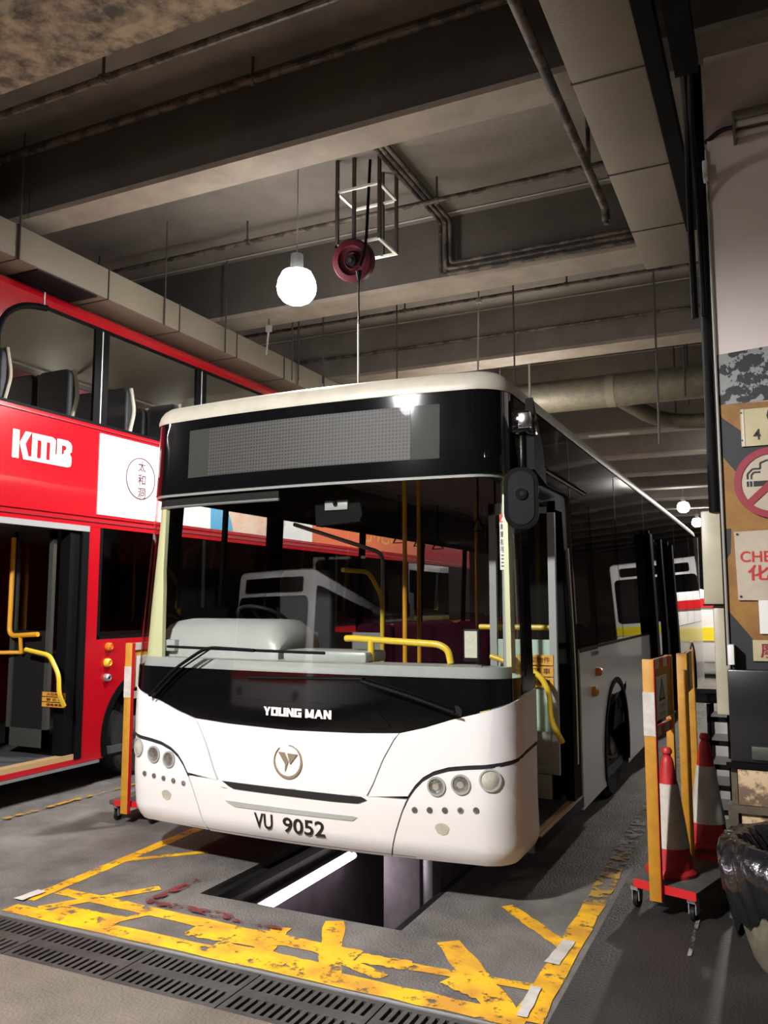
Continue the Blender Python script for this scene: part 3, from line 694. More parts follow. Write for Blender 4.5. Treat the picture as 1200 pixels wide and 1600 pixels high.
tag(MB().obox((.05, 4.50, .50), (1, 0, .25), (0, 1, .3), (-.2, -.3, 1), .12, .08, .006).build('cardboard_scrap', 'greyp'), 'grey flat packaging scrap thrown in the litter bin', 'packaging')

# ================================================================== TROLLEYS, CONES, BARRIERS (built about the origin)
def make_trolley():
    t = thing('trolley', 'x', 'trolley', (0, 0, 0), 'low wheeled trolleys under the barriers')
    MB().box(-.2, .2, 0, .62, .13, .165, .004).build('deck', 'board', t)
    MB().box(-.15, .2, -.006, 0, .125, .17).build('reflective_strip', 'wr', t)
    for x, y in ((-.16, .05), (.16, .05), (-.16, .56), (.16, .56)):
        c = MB().box(x - .022, x + .022, y - .03, y + .03, .10, .13); c.box(x - .022, x - .016, y - .015, y + .03, .04, .11); c.box(x + .016, x + .022, y - .015, y + .03, .04, .11)
        o = c.build('caster', 'alu', t); w_ = MB(); w_.lathe([(.02, -.014), (.038, -.012), (.04, 0), (.038, .012), (.02, .014)], (x, y + .012, .04), 'X', 20); w_.build('wheel', 'dark', o)
    return t
def make_cone():
    t = thing('traffic_cone', 'x', 'traffic cone', (0, 0, 0), 'red traffic cones with white bands')
    prof = lambda z: .128 - (.128 - .030) * z / .66
    def seg_(z0, z1): return MB().lathe([(prof(z0), z0), (prof((z0 + z1) / 2), (z0 + z1) / 2), (prof(z1), z1)], seg=32)
    m = MB().lathe([(.138, 0), (.142, .02), (.126, .04), (prof(.04), .04), (prof(.16), .16)], seg=32); m.build('base', 'coner', t)
    MB().lathe([(prof(.155) + .003, .155), (prof(.50) + .003, .50)], seg=32).build('white_band', 'conew', t)
    MB().lathe([(prof(.50), .495), (prof(.62), .62), (.030, .64), (.022, .65), (.022, .66), (.030, .67), (.030, .685), (.02, .70)], seg=24).build('tip', 'coner', t)
    return t
def make_barrier(plain=False):
    t = thing('barrier_board', 'x', 'barrier', (0, 0, 0), 'yellow timber barriers on trolleys')
    MB().box(-.045, .018, 0, .035, .0, 1.30, .003).build('post', 'wy', t)
    MB().box(-.025, .018, .45, .49, .082, 1.30, .003).build('post', 'wy', t)
    if plain:
        MB().box(-.008, .012, .035, .40, 1.05, 1.30, .002).build('board', 'wy', t); return t
    MB().box(-.046, .019, -.003, 0, .88, 1.12).build('reflective_strip', 'ww', t)
    MB().box(-.008, .012, .035, .45, .95, 1.30, .002).build('board', 'wy', t)
    fx = faceXr(.013)
    for z0 in (1.245, .87):
        for k in range(4): MB().box(-.006, .018, .037 + .10 * k, .136 + .10 * k, z0, z0 + .055).build('reflective_strip', 'ww' if k % 2 == 0 else 'wr', t)
    MB().box(.018, .021, -.001, .036, .0, 1.30).build('edge_strip', 'wr', t)
    s = MB().panel(rct(.06, .32, .96, 1.20), fx, .003, off=.004, curved=False).build('sign_plate', 'stickw', t)
    mb = MB(); mb.panel([(.115, 1.06), (.265, 1.06), (.19, 1.19)], fx, .001, off=.0055, curved=False); mb.build('warning_triangle', 'signk', s)
    mb = MB(); mb.panel([(.14, 1.074), (.24, 1.074), (.19, 1.16)], fx, .001, off=.0065, curved=False); mb.build('triangle_centre', 'signc', s)
    mb = MB(); put_text(mb, '!', fx, .19, 1.105, .012, .045, .008, .01); mb.build('warning_symbol', 'signk', s, smooth=False); mb = MB(); put_text(mb, '工作進行中', fx, .19, 1.03, .16, .035, .006, .008); mb.build('sign_lettering', 'green', s, smooth=False); mb = MB(); put_text(mb, '請勿駛近', fx, .19, .985, .15, .03, .006, .008); mb.build('sign_lettering', 'green', s, smooth=False)
    return t
tr = make_trolley(); tr.location = (-.66, 4.92, 0); tr.rotation_euler = (0, 0, -.28); tr['label'] = 'low wheeled trolley with a red front strip under the nearest cone'
dup(tr, (-.52, 5.62, 0), 'low wheeled trolley behind the nearest one, beside the black rack', -.1)
dup(tr, (-4.62, 5.16, 0), 'low wheeled trolley half hidden behind the left corner of the white bus', .1)
cn = make_cone(); cn.location = (-.63, 5.17, .165); cn['label'] = 'red and white traffic cone standing on the nearest trolley'
dup(cn, (-.475, 5.82, .165), 'red and white traffic cone behind, beside the black rack')
br = make_barrier(); br.location = (-.668, 4.885, .085); br.rotation_euler = (0, 0, -.10); br['label'] = 'yellow barrier with white warning sign on the nearest trolley'
bp = make_barrier(True); bp.location = (-.555, 5.555, .085); bp['label'] = 'plain yellow barrier standing behind the nearest barrier'
dup(br, (-4.62, 5.10, .085), 'yellow barrier between the red bus and the white bus', .1)

# ================================================================== WHITE BUS
XC, HW, CR, FY = -2.73, 1.378, .22, 4.41
def smst(a, b, t):
    t = max(0, min(1, (t - a) / (b - a))); return t * t * (3 - 2 * t)
def bpar(z):
    k = smst(.9, 3.0, z); return HW - .06 * k, FY + .09 * k + .03 * (1 - smst(.25, .6, z))
def front(s, z, off=0):
    hw, y0 = bpar(z); a = hw - CR; b = .07; sg = -1 if s < 0 else 1; t = abs(s)
    if t <= a: x = t; y = y0 + b * (t / a) ** 2; nx = 2 * b * t / a / a; ny = -1
    else:
        th = (t - a) / CR
        if th <= PI / 2: x = a + CR * math.sin(th); y = y0 + b + CR - CR * math.cos(th); nx = math.sin(th); ny = -math.cos(th)
        else: x = hw; y = y0 + b + CR + (t - a - PI / 2 * CR); nx = 1; ny = 0
    n = math.hypot(nx, ny); return (XC + sg * (x + off * nx / n), y + off * ny / n, z)
def side(sg): return lambda y, z, off=0: (XC + sg * (bpar(z)[0] + off), y, z)
def s_of_y(y, z):   # front-surface coordinate of a side point
    hw, y0 = bpar(z); return hw - CR + PI / 2 * CR + (y - (y0 + .07 + CR))
REAR = 17.2
bus = thing('single_decker_bus', 'white single decker bus with black front, plate VU 9052, over the inspection pit', 'bus', (XC, 4.6, 0))
SE = 1.80   # front skin wraps to this s (about y = 5.0)
# --- white lower front
band = [(0, .935), (.45, .945), (.73, .962), (.88, 1.0), (1.03, 1.05), (1.27, 1.115), (1.5, 1.175), (SE, 1.19)]
g = .006
hood = [(.52, .588)] + [(.56, .66), (.62, .80), (.69, .92), (.724, .955)] + [(.45, .94), (0, .93)]
hood = hood + [(-x, z) for x, z in reversed(hood[:-1])]
MB().panel(hood, front, .02).build('bonnet_panel', 'white', bus)
arc = [(.776, .602), (.82, .665), (.866, .712), (.93, .75), (1.016, .778), (1.12, .793), (1.233, .804), (1.41, .826), (1.53, .851), (SE, .872)]
def mir(p, sg): return [(x * sg, z) for x, z in (p if sg > 0 else reversed(p))]
for sg in (1, -1):
    cheek = [(.532, .588)] + [(x, z + .008) for x, z in arc] + [(x, z - .006) for x, z in reversed(band[2:])] + [(.70, .92), (.63, .80), (.57, .66)]
    MB().panel(mir(cheek, sg), front, .022, off=.004).build('front_wing_panel', 'white', bus)
    pod = [(.655, .25), (.70, .40), (.745, .52), (.784, .598)] + [(x, z - .012) for x, z in arc[1:]] + [(SE, .25)]
    # underside tucks in
    def fr_t(s, z, off=0):
        q = max(0, .36 - z) / .11; return front(s, z, off - .045 * q * q)
    MB().panel(mir(pod, sg), fr_t, .03, off=.0, sv=.025).build('headlamp_corner', 'white', bus)
    MB().panel(mir([(x, z + .002) for x, z in arc] + [(x, z - .016) for x, z in reversed(arc)], sg), front, .004, off=.001).build('shut_line', 'seam', bus)
    for s, z, r, m in ((.945, .677, .043, 'lens'), (1.085, .697, .045, 'lens'), (1.25, .729, .052, 'lensw')):
        o = MB(); ring_panel(o, s * sg, z, r, r + .010, front, off=.010, thick=.014); o = o.build('headlamp', 'greyp' if m == 'lens' else 'dash', bus)
        l = MB(); n = 5
        for k in range(n):   # domed lens
            r0, r1 = r * (1 - k / n), r * (1 - (k + 1) / n); h0, h1 = .004 + .012 * (1 - (r0 / r) ** 2), .004 + .012 * (1 - (r1 / r) ** 2)
            vs = []; fs = []
            for q in range(24):
                a = 2 * PI * q / 24; vs += [front(s * sg + r0 * math.cos(a), z + r0 * math.sin(a), h0), front(s * sg + r1 * math.cos(a), z + r1 * math.sin(a), h1)]
            for q in range(24): fs.append((2 * q, 2 * ((q + 1) % 24), 2 * ((q + 1) % 24) + 1, 2 * q + 1))
            l._add(vs, fs)
        bmesh.ops.remove_doubles(l.bm, verts=l.bm.verts, dist=1e-4)
        l.build('lens', m, o)
        if m == 'lens':
            l = MB(); l.panel(circ(s * sg, z, r * .42, 16), front, .003, off=.018); l.build('bulb_reflector', 'chrome', o)
    for k in range(5):
        s, z = .815 + .0885 * k, .537 + .0065 * k
        o = MB(); ring_panel(o, s * sg, z, .010, .017, front, off=.004, thick=.006); o = o.build('marker_lamp', 'rim', bus)
        MB().panel(circ(s * sg, z, .0105, 14), front, .004, off=.004).build('lens', 'lens', o)
    o = MB().panel([(.93 * sg, .445)] + [(.971 * sg + sg * .042 * math.cos(a), .447 + .03 * math.sin(a)) for a in [math.radians(x) for x in range(165, -1, -15)]] + [(1.0 * sg, .42), (.971 * sg, .41), (.945 * sg, .42)] if sg > 0 else
                   list(reversed([(.93 * sg, .445)] + [(.971 * sg + sg * .042 * math.cos(a), .447 + .03 * math.sin(a)) for a in [math.radians(x) for x in range(165, -1, -15)]] + [(1.0 * sg, .42), (.971 * sg, .41), (.945 * sg, .42)])), front, .004, off=.003)
    o.build('fog_lamp_blank', 'lensw', bus)
cen = [(.645, .245), (.69, .40), (.735, .52), (.766, .590), (.56, .565), (.50, .548), (.42, .540), (-.42, .540), (-.50, .548), (-.56, .565), (-.766, .590), (-.735, .52), (-.69, .40), (-.645, .245)]
MB().panel(cen, fr_t, .03, sv=.025).build('bumper', 'white', bus)
MB().panel([(-.80, .262), (.80, .262), (.83, .60), (.52, .60), (-.52, .60), (-.83, .60)], front, .01, off=-.035).build('bumper_backing', 'seam', bus)
MB().panel([(-.72, .9), (.72, .9), (.82, .60), (-.82, .60)], front, .01, off=-.03).build('bonnet_backing', 'seam', bus)
MB().panel([(-.44, .452), (-.40, .436), (.43, .440), (.46, .462), (.44, .466), (-.47, .468)], front, .006, off=.005).build('number_plate_ledge', 'dash', bus)
mb = MB(); put_text(mb, 'VU', front, -.185, .372, .135, .092, .0045, .018); mb.build('number_plate_lettering', 'letterk', bus, smooth=False); mb = MB(); put_text(mb, '9052', front, .10, .368, .29, .092, .0045, .018); mb.build('number_plate_lettering', 'letterk', bus, smooth=False)
MB().panel([(-.49, .586), (.49, .582), (.525, .566), (.47, .543), (.30, .540), (-.40, .546), (-.44, .560)], front, .012, off=.005).build('air_intake_slot', 'seam', bus)
# emblem
o = MB(); lg = lambda x, y: ((x - 520) / 175 * .096, .745 - (y - 835) / 175 * .096)
ring_panel(o, 0, .745, .085, .100, front, 128, 455 - 5, 60, off=.010, thick=.010, taper=lambda k: math.sin(PI * k)); o = o.build('emblem', 'champ', bus)
for P in ([(395, 735), (475, 740), (525, 830), (485, 945), (488, 865)], [(515, 745), (640, 750), (550, 860)]):
    MB().panel([lg(*p) for p in P], front, .008, off=.009).build('emblem_wing', 'champ', o)
# --- black band under the windscreen
bb = [(-x, z) for x, z in reversed(band[1:])] + band
MB().panel([(x, z) for x, z in bb] + [(SE, 1.275), (-SE, 1.275)], front, .02).build('black_front_band', 'black', bus)
MB().panel([(-.60, 1.10), (.57, 1.10), (.68, .985), (.66, .975), (0, .955), (-.66, .975), (-.68, .985)], front, .006, off=.005).build('bonnet_flap', 'black', bus)
GL = {'Y': [[(0, 1), (.34, 1), (.5, .66), (.66, 1), (1, 1), (.66, .42), (.66, 0), (.34, 0), (.34, .42)]],
      'O': [[(0, 0), (.34, 0), (.34, 1), (0, 1)], [(.66, 0), (1, 0), (1, 1), (.66, 1)], [(.34, .74), (.66, .74), (.66, 1), (.34, 1)], [(.34, 0), (.66, 0), (.66, .26), (.34, .26)]],
      'U': [[(0, 0), (.34, 0), (.34, 1), (0, 1)], [(.66, 0), (1, 0), (1, 1), (.66, 1)], [(.34, 0), (.66, 0), (.66, .26), (.34, .26)]],
      'N': [[(0, 0), (.32, 0), (.32, .52), (.68, 0), (1, 0), (1, 1), (.68, 1), (.68, .48), (.32, 1), (0, 1)]],
      'G': [[(0, 0), (.34, 0), (.34, 1), (0, 1)], [(.34, .74), (1, .74), (1, 1), (.34, 1)], [(.34, 0), (1, 0), (1, .26), (.34, .26)], [(.68, .26), (1, .26), (1, .58), (.52, .58), (.52, .42), (.68, .42)]],
      'M': [[(0, 0), (.22, 0), (.22, .62), (.42, .08), (.58, .08), (.78, .62), (.78, 0), (1, 0), (1, 1), (.72, 1), (.5, .40), (.28, 1), (0, 1)]],
      'A': [[(0, 0), (.36, 1), (.64, 1), (1, 0), (.74, 0), (.66, .24), (.34, .24), (.26, 0)]]}
cu = -.177
for ch in 'YOUNG MAN':
    if ch == ' ': cu += .022; continue
    wd_ = .060 if ch in 'MA' else .052
    mb = MB()
    for P in GL[ch]: mb.panel([(cu + x * wd_, 1.012 + z * .052) for x, z in P], front, .003, off=.0118, curved=False)
    mb.build('maker_letter', 'letterw', bus, smooth=False); cu += wd_ + .003
# --- windscreen, header
MB().panel(rct(-1.50, 1.60, 1.275, 2.46), front, .004, off=-.004).build('windscreen', 'wsg', bus)
MB().panel(rct(-1.50, 1.50, 2.435, 2.465), front, .012, off=-.01).build('windscreen_top_frame', 'greys', bus)
header = [(-1.74, 2.455), (1.74, 2.455), (1.74, 2.97), (-1.74, 2.97)]
MB().panel(header, front, .02, su=.05).build('destination_header', 'black', bus)
MB().panel(rct(-.915, .945, 2.555, 2.888), front, .004, off=.003).build('destination_glass', 'gdisp', bus)
MB().panel(rct(-.735, .765, 2.557, 2.886), front, .003, off=.005).build('destination_matrix', 'led', bus)
for sg in (1, -1):
    MB().panel(mir([(1.495, 1.2), (1.72, 1.2), (1.66, 2.46), (1.495, 2.46)] if sg < 0 else [(1.60, 1.2), (1.76, 1.2), (1.71, 2.46), (1.585, 2.46)], sg), front, .03, su=.04).build('corner_pillar', 'black', bus)
    MB().panel(mir([(1.10, 1.31), (1.40, 1.31), (1.41, 2.42), (1.17, 2.42)] if sg < 0 else [(1.475, 1.30), (1.565, 1.30), (1.56, 2.40), (1.475, 2.40)], sg), front, .03, off=-.05, su=.04).build('inner_pillar', 'cream', bus)
# --- roof
def perim(z, ins):
    pts = []
    for k in range(-34, 35):
        pts.append(front(k / 34 * 1.75, min(z, 2.98), -ins))
    hw = bpar(2.98)[0] - ins
    for y in (6, 8, 11, 14, REAR - .3): pts.append((XC + hw, y, z))
    for a in (30, 60, 90): pts.append((XC + hw - .25 * (1 - math.cos(math.radians(a))), REAR - .3 + .25 * math.sin(math.radians(a)) - ins, z))
    for a in (90, 60, 30): pts.append((XC - hw + .25 * (1 - math.cos(math.radians(a))), REAR - .3 + .25 * math.sin(math.radians(a)) - ins, z))
    for y in (REAR - .3, 14, 11, 8, 6): pts.append((XC - hw, y, z))
    return [(p[0], p[1], z) for p in pts]
rf = MB(); rings = [[rf.bm.verts.new(p) for p in perim(z, i)] for z, i in ((2.962, -.006), (2.985, -.010), (3.03, .004), (3.06, .025), (3.085, .06), (3.105, .14), (3.12, .35), (3.125, .8))]
for p, q in zip(rings, rings[1:]):
    n = len(p)
    for k in range(n): rf.bm.faces.new((p[k], p[(k + 1) % n], q[(k + 1) % n], q[k]))
rf.bm.faces.new(rings[-1]); rf.build('roof', 'roofw', bus)
MB().box(XC - 1.30, XC + 1.30, 4.9, REAR - .1, 2.90, 2.93).build('inner_roof_lining', 'greyp', bus)
# --- sides
def archpoly(y0, y1, zb, zt, arches):
    p = [(y0, zb)]
    for c, r in arches:
        zc = .43; a0 = math.asin(max(-1, (zb - zc) / r))
        for k in range(17):
            a = PI - a0 - (PI - 2 * a0) * k / 16; p.append((c + r * math.cos(a), zc + r * math.sin(a)))
    return p + [(y1, zb), (y1, zt), (y0, zt)]
R1 = side(1); L1 = side(-1)
YD0, YD1 = 5.03, 6.24      # front door
YM0, YM1 = 10.15, 12.1     # middle door
FA, RA = (7.70, .60), (14.9, .60)
MB().panel(archpoly(YD1 + .02, YM0, .20, 1.35, [FA]), R1, .03, su=.5, sv=.3).build('side_panel', 'white', bus)
MB().panel(archpoly(YM1, REAR, .22, 1.35, [RA]), R1, .03, su=.5, sv=.3).build('side_panel', 'white', bus)
MB().panel(archpoly(5.03, REAR, .22, 1.35, [FA, RA]), L1, .03, su=.5, sv=.3).build('side_panel', 'white', bus)
MB().panel(rct(5.03, REAR, 2.50, 2.965), R1, .03, su=1, sv=.2).build('side_header', 'black', bus)
MB().panel(rct(5.03, REAR, 2.45, 2.965), L1, .03, su=1, sv=.2).build('side_header', 'black', bus)
for sg, F, spans, zb in ((1, R1, [(6.24, 6.95), (6.95, 8.2), (8.2, 9.35), (9.35, 10.15), (12.1, 13.3), (13.3, 14.5), (14.5, 15.7), (15.7, REAR)], 1.35),
                         (-1, L1, [(4.95, 6.15), (6.38, 7.95), (8.05, 9.62), (9.72, 11.2), (11.3, 12.8), (12.9, 14.4), (14.5, 16.0), (16.05, REAR)], 1.40)):
    for i, (a, b) in enumerate(spans):
        if sg > 0:
            MB().panel(rct(a + .015, b - .015, zb + .01, 2.51), F, .005, off=.002, su=.5, sv=.3).build('side_window', 'sideg', bus)
            if i: MB().panel(rct(a - .04, a + .04, zb, 2.5), F, .03, off=-.003, su=0.5).build('window_pillar', 'black', bus)
        else:
            if i == 0: zb0 = 1.66
            else: zb0 = zb
            MB().panel(rct(a, b, zb0, 2.46), F, .004, off=-.004, su=.5, sv=.3).build('side_window', 'clearg', bus)
            if i == 0:
                MB().panel(rct(5.49, 5.53, 1.66, 2.45), F, .03, off=-.01).build('window_slider_bar', 'blackm', bus)
                MB().panel(rct(4.9, 6.2, 1.35, 1.66), F, .03).build('driver_window_sill', 'black', bus)
            MB().panel([(b, zb0), (spans[i + 1][0] if i + 1 < len(spans) else REAR, zb0), (spans[i + 1][0] if i + 1 < len(spans) else REAR, 2.46), (b, 2.46)] if i + 1 < len(spans) else rct(REAR - .05, REAR, zb, 2.46), F, .03, su=.5).build('window_pillar', 'blackm', bus)
MB().box(XC - HW + .02, XC + HW - .02, REAR - .04, REAR, .22, 2.96).build('rear_wall', 'white', bus)
for a in (6.255, 8.21, 10.12, 13.3, 15.6): MB().panel(rct(a, a + .006, 2.5, 2.96), R1, .004, off=.003).build('panel_joint', 'greys', bus)
MB().panel(rct(6.27, 6.95, 1.33, 1.36), R1, .006, off=.006, su=.5).build('waist_trim', 'dark', bus)
MB().panel(rct(6.95, 10.12, 1.34, 1.365), R1, .006, off=.006, su=.5).build('waist_trim', 'dark', bus)
# rubber arch rings, wheels
def wheel(x, y, z, r, sg, wd, name, par, hub='rim'):
    m = MB(); m.lathe([(r * .58, -wd / 2), (r * .93, -wd / 2), (r, -wd / 2 + .04), (r, wd / 2 - .04), (r * .93, wd / 2), (r * .58, wd / 2)], (x, y, z), 'X', 40, caps=False); o = m.build(name, 'tyre', par)
    s = sg * wd / 2
    m = MB(); m.lathe([(r * .60, s * .98), (r * .55, s * .9), (r * .50, s * .55), (r * .26, s * .45), (r * .24, s * .95), (r * .14, s * 1.0), (.001, s * 1.0)], (x, y, z), 'X', 32, caps=False); m.build('hub', hub, o)
    m = MB()
    for k in range(10):
        a = 2 * PI * k / 10; m.lathe([(.014, s * .45), (.014, s * .75), (.001, s * .78)], (x, y + r * .38 * math.cos(a), z + r * .38 * math.sin(a)), 'X', 8)
    m.build('wheel_nuts', 'chrome', o); return o
for sg in (1, -1):
    for (c, r) in (FA, RA):
        xx = XC + sg * (HW - .17); wheel(xx, c, .47, .47, sg, .27, 'wheel', bus)
        F = side(sg); m = MB(); ring_panel(m, c, .43, r - .035, r + .012, F, -18, 198, 40, off=.012, thick=.02); m.build('wheel_arch_trim', 'blackm', bus)
        MB().box(XC + sg * (HW - .5) - .02, XC + sg * (HW - .5) + .02, c - r, c + r, .3, 1.05).build('wheel_arch_liner', 'blackm', bus)
# lamps and lettering on the door side
for (y, z, m_, r) in ((6.85, 1.15, 'amber', .035), (6.68, 1.01, 'ywarm', .04)):
    m = MB(); m.lathe([(r, 0), (r * .95, .03), (r * .6, .045), (.001, .05)], (XC + bpar(z)[0], y, z), 'X', 20); m.build('side_marker_lamp', m_, bus)
mb = MB(); put_text(mb, 'YOUNGMAN', R1, 6.82, 1.30, .30, .035, .003, .03); mb.build('maker_lettering', 'letterk', bus, smooth=False)
# --- floor and underside
MB().box(XC - HW + .03, XC + HW - .03, 5.0, REAR - .05, .22, .30).build('floor_pan', 'floorb', bus)
MB().box(XC - 1.1, XC + 1.1, 4.62, 5.0, .28, .32).build('floor_pan', 'floorb', bus)
MB().box(XC - HW + .06, XC + .95, 4.75, 4.80, .3, 1.28).build('front_bulkhead', 'dark', bus)
# --- doorway
xs = XC + HW
m = MB(); m.box(xs - .07, xs + .005, 5.04, 6.25, .225, .305, .006); m.build('door_sill', 'dark', bus)
m = MB(); m.box(xs - .065, xs - .035, 5.06, 6.22, .305, .309); m.box(xs - .02, xs + .0, 5.06, 6.22, .305, .309)
for k in range(46): m.box(xs - .035, xs - .02, 5.07 + k * .025, 5.085 + k * .025, .305, .311)
m.build('sill_tread_strip', 'treadw', bus)
m = MB(); m.tube(rnd([(xs - .03, 5.04, 2.545), (xs + .02, 5.2, 2.56), (xs + .02, 6.44, 2.55)], .05), .022, 10); m.build('door_gutter', 'black', bus)
for y0, y1, z0, z1 in ((6.02, 6.25, .30, 2.5), (5.03, 6.25, 2.36, 2.5)): MB().panel(rct(y0, y1, z0, z1), R1, .06, off=-.01, su=.5).build('door_frame', 'blackm', bus)
def leaf(x0, x1, y, z0, z1, par, mf, mlow, name='door_leaf', zs=1.45, glass_low=None):
    fw = .05
    o = MB(); o.box(x0, x0 + fw, y, y + .04, z0, z1); o.box(x1 - fw, x1, y, y + .04, z0, z1); o.box(x0, x1, y, y + .04, z1 - fw * 1.6, z1); o.box(x0, x1, y, y + .04, z0, z0 + .16); o = o.build(name, mf, par, smooth=False)
    MB().box(x0 + fw, x1 - fw, y + .015, y + .02, zs, z1 - fw).build('leaf_glass', 'clearg', o, smooth=False)
    MB().box(x0 + fw, x1 - fw, y + .015, y + .02, z0 + .16, zs).build('leaf_lower_panel', mlow, o, smooth=False)
    return o
lf = leaf(-1.84, -1.37, 5.62, .40, 2.40, bus, 'greyp', 'gpan')
MB().box(-1.79, -1.42, 5.60, 5.63, .62, .84).build('leaf_kick_panel', 'greyp', lf)
MB().box(-1.79, -1.42, 5.60, 5.63, .46, .56).build('leaf_kick_panel', 'greyp', lf)
MB().tube(rnd([(-1.80, 5.50, 1.34), at(842, 1052, y=5.5), at(859, 1082, y=5.5), at(860, 1125, y=5.5), at(879, 1160, y=5.56)], .10), .019, 12).build('door_grab_rail', 'yel', bus)
MB().tube([(-1.95, 5.72, 1.53), (-1.42, 5.72, 1.53)], .02, 10).build('door_grab_rail', 'yel', bus)
MB().tube([(-1.95, 5.72, .93), (-1.42, 5.72, .93)], .02, 10).build('door_grab_rail', 'yel', bus)
fy = faceY(5.615)
s_ = MB()
for k in range(3): s_.panel(rct(-1.64, -1.395, 1.13 + .075 * k, 1.198 + .075 * k), fy, .002, off=.004, curved=False)
s_ = s_.build('notice_sticker', 'sticker', bus, smooth=False)
for tx, zz in (('大型物件', 1.316), ('嬰 兒 車', 1.241), ('摺疊單車', 1.166)): put_text(MBX := MB(), tx, fy, -1.51, zz, .19, .040, .006, .012); MBX.build('sticker_lettering', 'brown', s_, smooth=False)
MB().panel(rct(6.0, 6.06, .35, 2.4), R1, .30, off=-.03).build('door_leaf', 'blackm', bus)
MB().panel(rct(6.10, 6.135, .55, 2.1), R1, .004, off=.0).build('door_edge_rubber', 'cream', bus)
MB().box(-1.87, -1.78, 6.95, 6.99, 2.02, 2.10).build('ticket_screen', 'bluel', bus)
# middle door, outward opened leaves
for (a, b) in ((10.15, 10.24), (12.02, 12.1)): MB().panel(rct(a, b, .25, 2.55), R1, .06, off=.05).build('door_frame', 'blackm', bus)
for (a, b) in ((9.95, 10.15), (10.9, 11.05), (12.1, 12.3)): MB().panel(rct(a, b, .35, 2.5), R1, .04, off=.09).build('middle_door_leaf', 'blackm', bus)
MB().panel(rct(10.24, 12.02, .35, 2.5), R1, .01, off=-.02, su=.5).build('middle_door_glass', 'sideg', bus)
# --- mirrors
x_, y_ = -1.20, 4.22
m = MB(); m.tube(rnd([(-1.37, 4.62, 2.70), (-1.22, 4.40, 2.72), (x_, y_ + .06, 2.70), (x_, y_ + .06, 2.30)], .04), .020, 10); m.build('mirror_arm', 'black', bus)
m = MB(); m.box(x_ - .05, x_ + .055, y_, y_ + .16, 2.60, 2.72, .015); m = m.build('mirror_arm_joint', 'black', bus)
MB().box(x_ - .008, x_ + .058, y_ - .012, y_ + .01, 2.62, 2.705, .004).build('bracket_plate', 'chrome', m)
fm = plane_fn((x_, y_, 2.25), (1, .25, 0), (0, 0, 1), (.25, -1, 0))
m = MB(); m.panel(rrect(-.088, .088, -.165, .165, .085, 8), fm, .07, off=.0, curved=False)
m = m.build('mirror_head', 'blackm', bus); md = m.modifiers.new('b', 'BEVEL'); md.width = .018; md.segments = 3
mm = MB(); mm.panel(rrect(-.065, .065, -.142, .142, .065, 8), fm, .004, off=.004, curved=False); mm.build('head_recess', 'dark', m)
mm = MB(); mm.panel(circ(.0, .02, .030, 20), fm, .012, off=.014, curved=False); mm.build('mount_disc', 'chrome', m)
mm = MB(); mm.panel(circ(.004, .02, .012, 14), fm, .012, off=.022, curved=False); mm.build('mount_bolt', 'dark', m)
# small door mirror behind it
m = MB(); m.panel([(4.85, 2.50), (5.13, 2.44), (5.08, 2.66), (4.88, 2.95)], R1, .05, off=.11, curved=False); m.build('door_mirror', 'blackm', bus)
# --- wipers
def frz(s, z, o): return front(s, z, o)
for pts, bl in ((((-1.10, 1.085), (-.88, 1.27), (-.62, 1.415), (-.24, 1.405)), ((-.98, 1.41), (.25, 1.40))), (((1.06, 1.09), (.80, 1.17), (.50, 1.245)), ((1.05 - .55, 1.255), (-.30, 1.235)))):
    P = [frz(s, z, .045) for s, z in pts]
    o = MB().tube(rnd(P, .08), .011, 8).build('wiper_arm', 'blackm', bus)
    P2 = [frz(s + .03, z - .012, .045) for s, z in pts[:-1]]
    MB().tube(rnd(P2, .08), .006, 8).build('washer_pipe', 'blackm', o)
    MB().lathe([(.001, -.0), (.036, .0), (.034, .03), (.02, .045), (.001, .047)], frz(*pts[0], .0), 'Y', 20).build('wiper_hub', 'dark', o)
    n = 16; (s0, z0), (s1, z1) = bl
    B = [frz(s0 + (s1 - s0) * k / n, z0 + (z1 - z0) * k / n, .022) for k in range(n + 1)]
    MB().tube(B, .009, 8, ).build('wiper_blade', 'blackm', o)
# --- interior: dash, rail, notice, steering, seats
MB().panel([(-1.36, 1.255), (1.44, 1.255), (1.44, 1.335), (-1.36, 1.335)], lambda s, z, off=0: front(s, z, off - .035), .25, su=.06).build('dashboard_ledge', 'dash', bus)
m = MB(); n = 24; prof = [(4.62, 1.33), (4.63, 1.44), (4.67, 1.52), (4.75, 1.575), (4.90, 1.59), (5.05, 1.585), (5.15, 1.54), (5.18, 1.3)]
xl = [(-3.98, .72), (-3.93, .90), (-3.86, .99), (-3.78, 1.0), (-3.10, 1.0), (-3.04, .97), (-2.98, .80), (-2.95, .6)]
g_ = [[m.bm.verts.new((x, y, 1.3 + (z - 1.3) * k)) for y, z in prof] for x, k in xl]
for a, b in zip(g_, g_[1:]):
    for k in range(len(prof) - 1): m.bm.faces.new((a[k], a[k + 1], b[k + 1], b[k]))
m.bm.faces.new(g_[0]); m.bm.faces.new(g_[-1]); m.build('instrument_hood', 'dash', bus)
m = MB().box(-3.88, -3.76, 4.58, 4.66, 1.37, 1.45, .01); m.build('dashboard_vent', 'dash', bus)
MB().box(-2.9, -2.3, 4.6, 4.9, 1.33, 1.40, .02).build('dashboard_tray', 'dash', bus)
MB().tube(rnd([(-2.50, 4.72, 1.475), (-2.45, 4.70, 1.478), (-1.86, 4.70, 1.452), (-1.80, 4.70, 1.42), (-1.785, 4.70, 1.34)], .09), .021, 12).build('dashboard_rail', 'yel', bus)
MB().tube([(-2.315, 4.70, 1.47), (-2.315, 4.70, 1.335)], .021, 12).build('dashboard_rail_post', 'yel', bus)
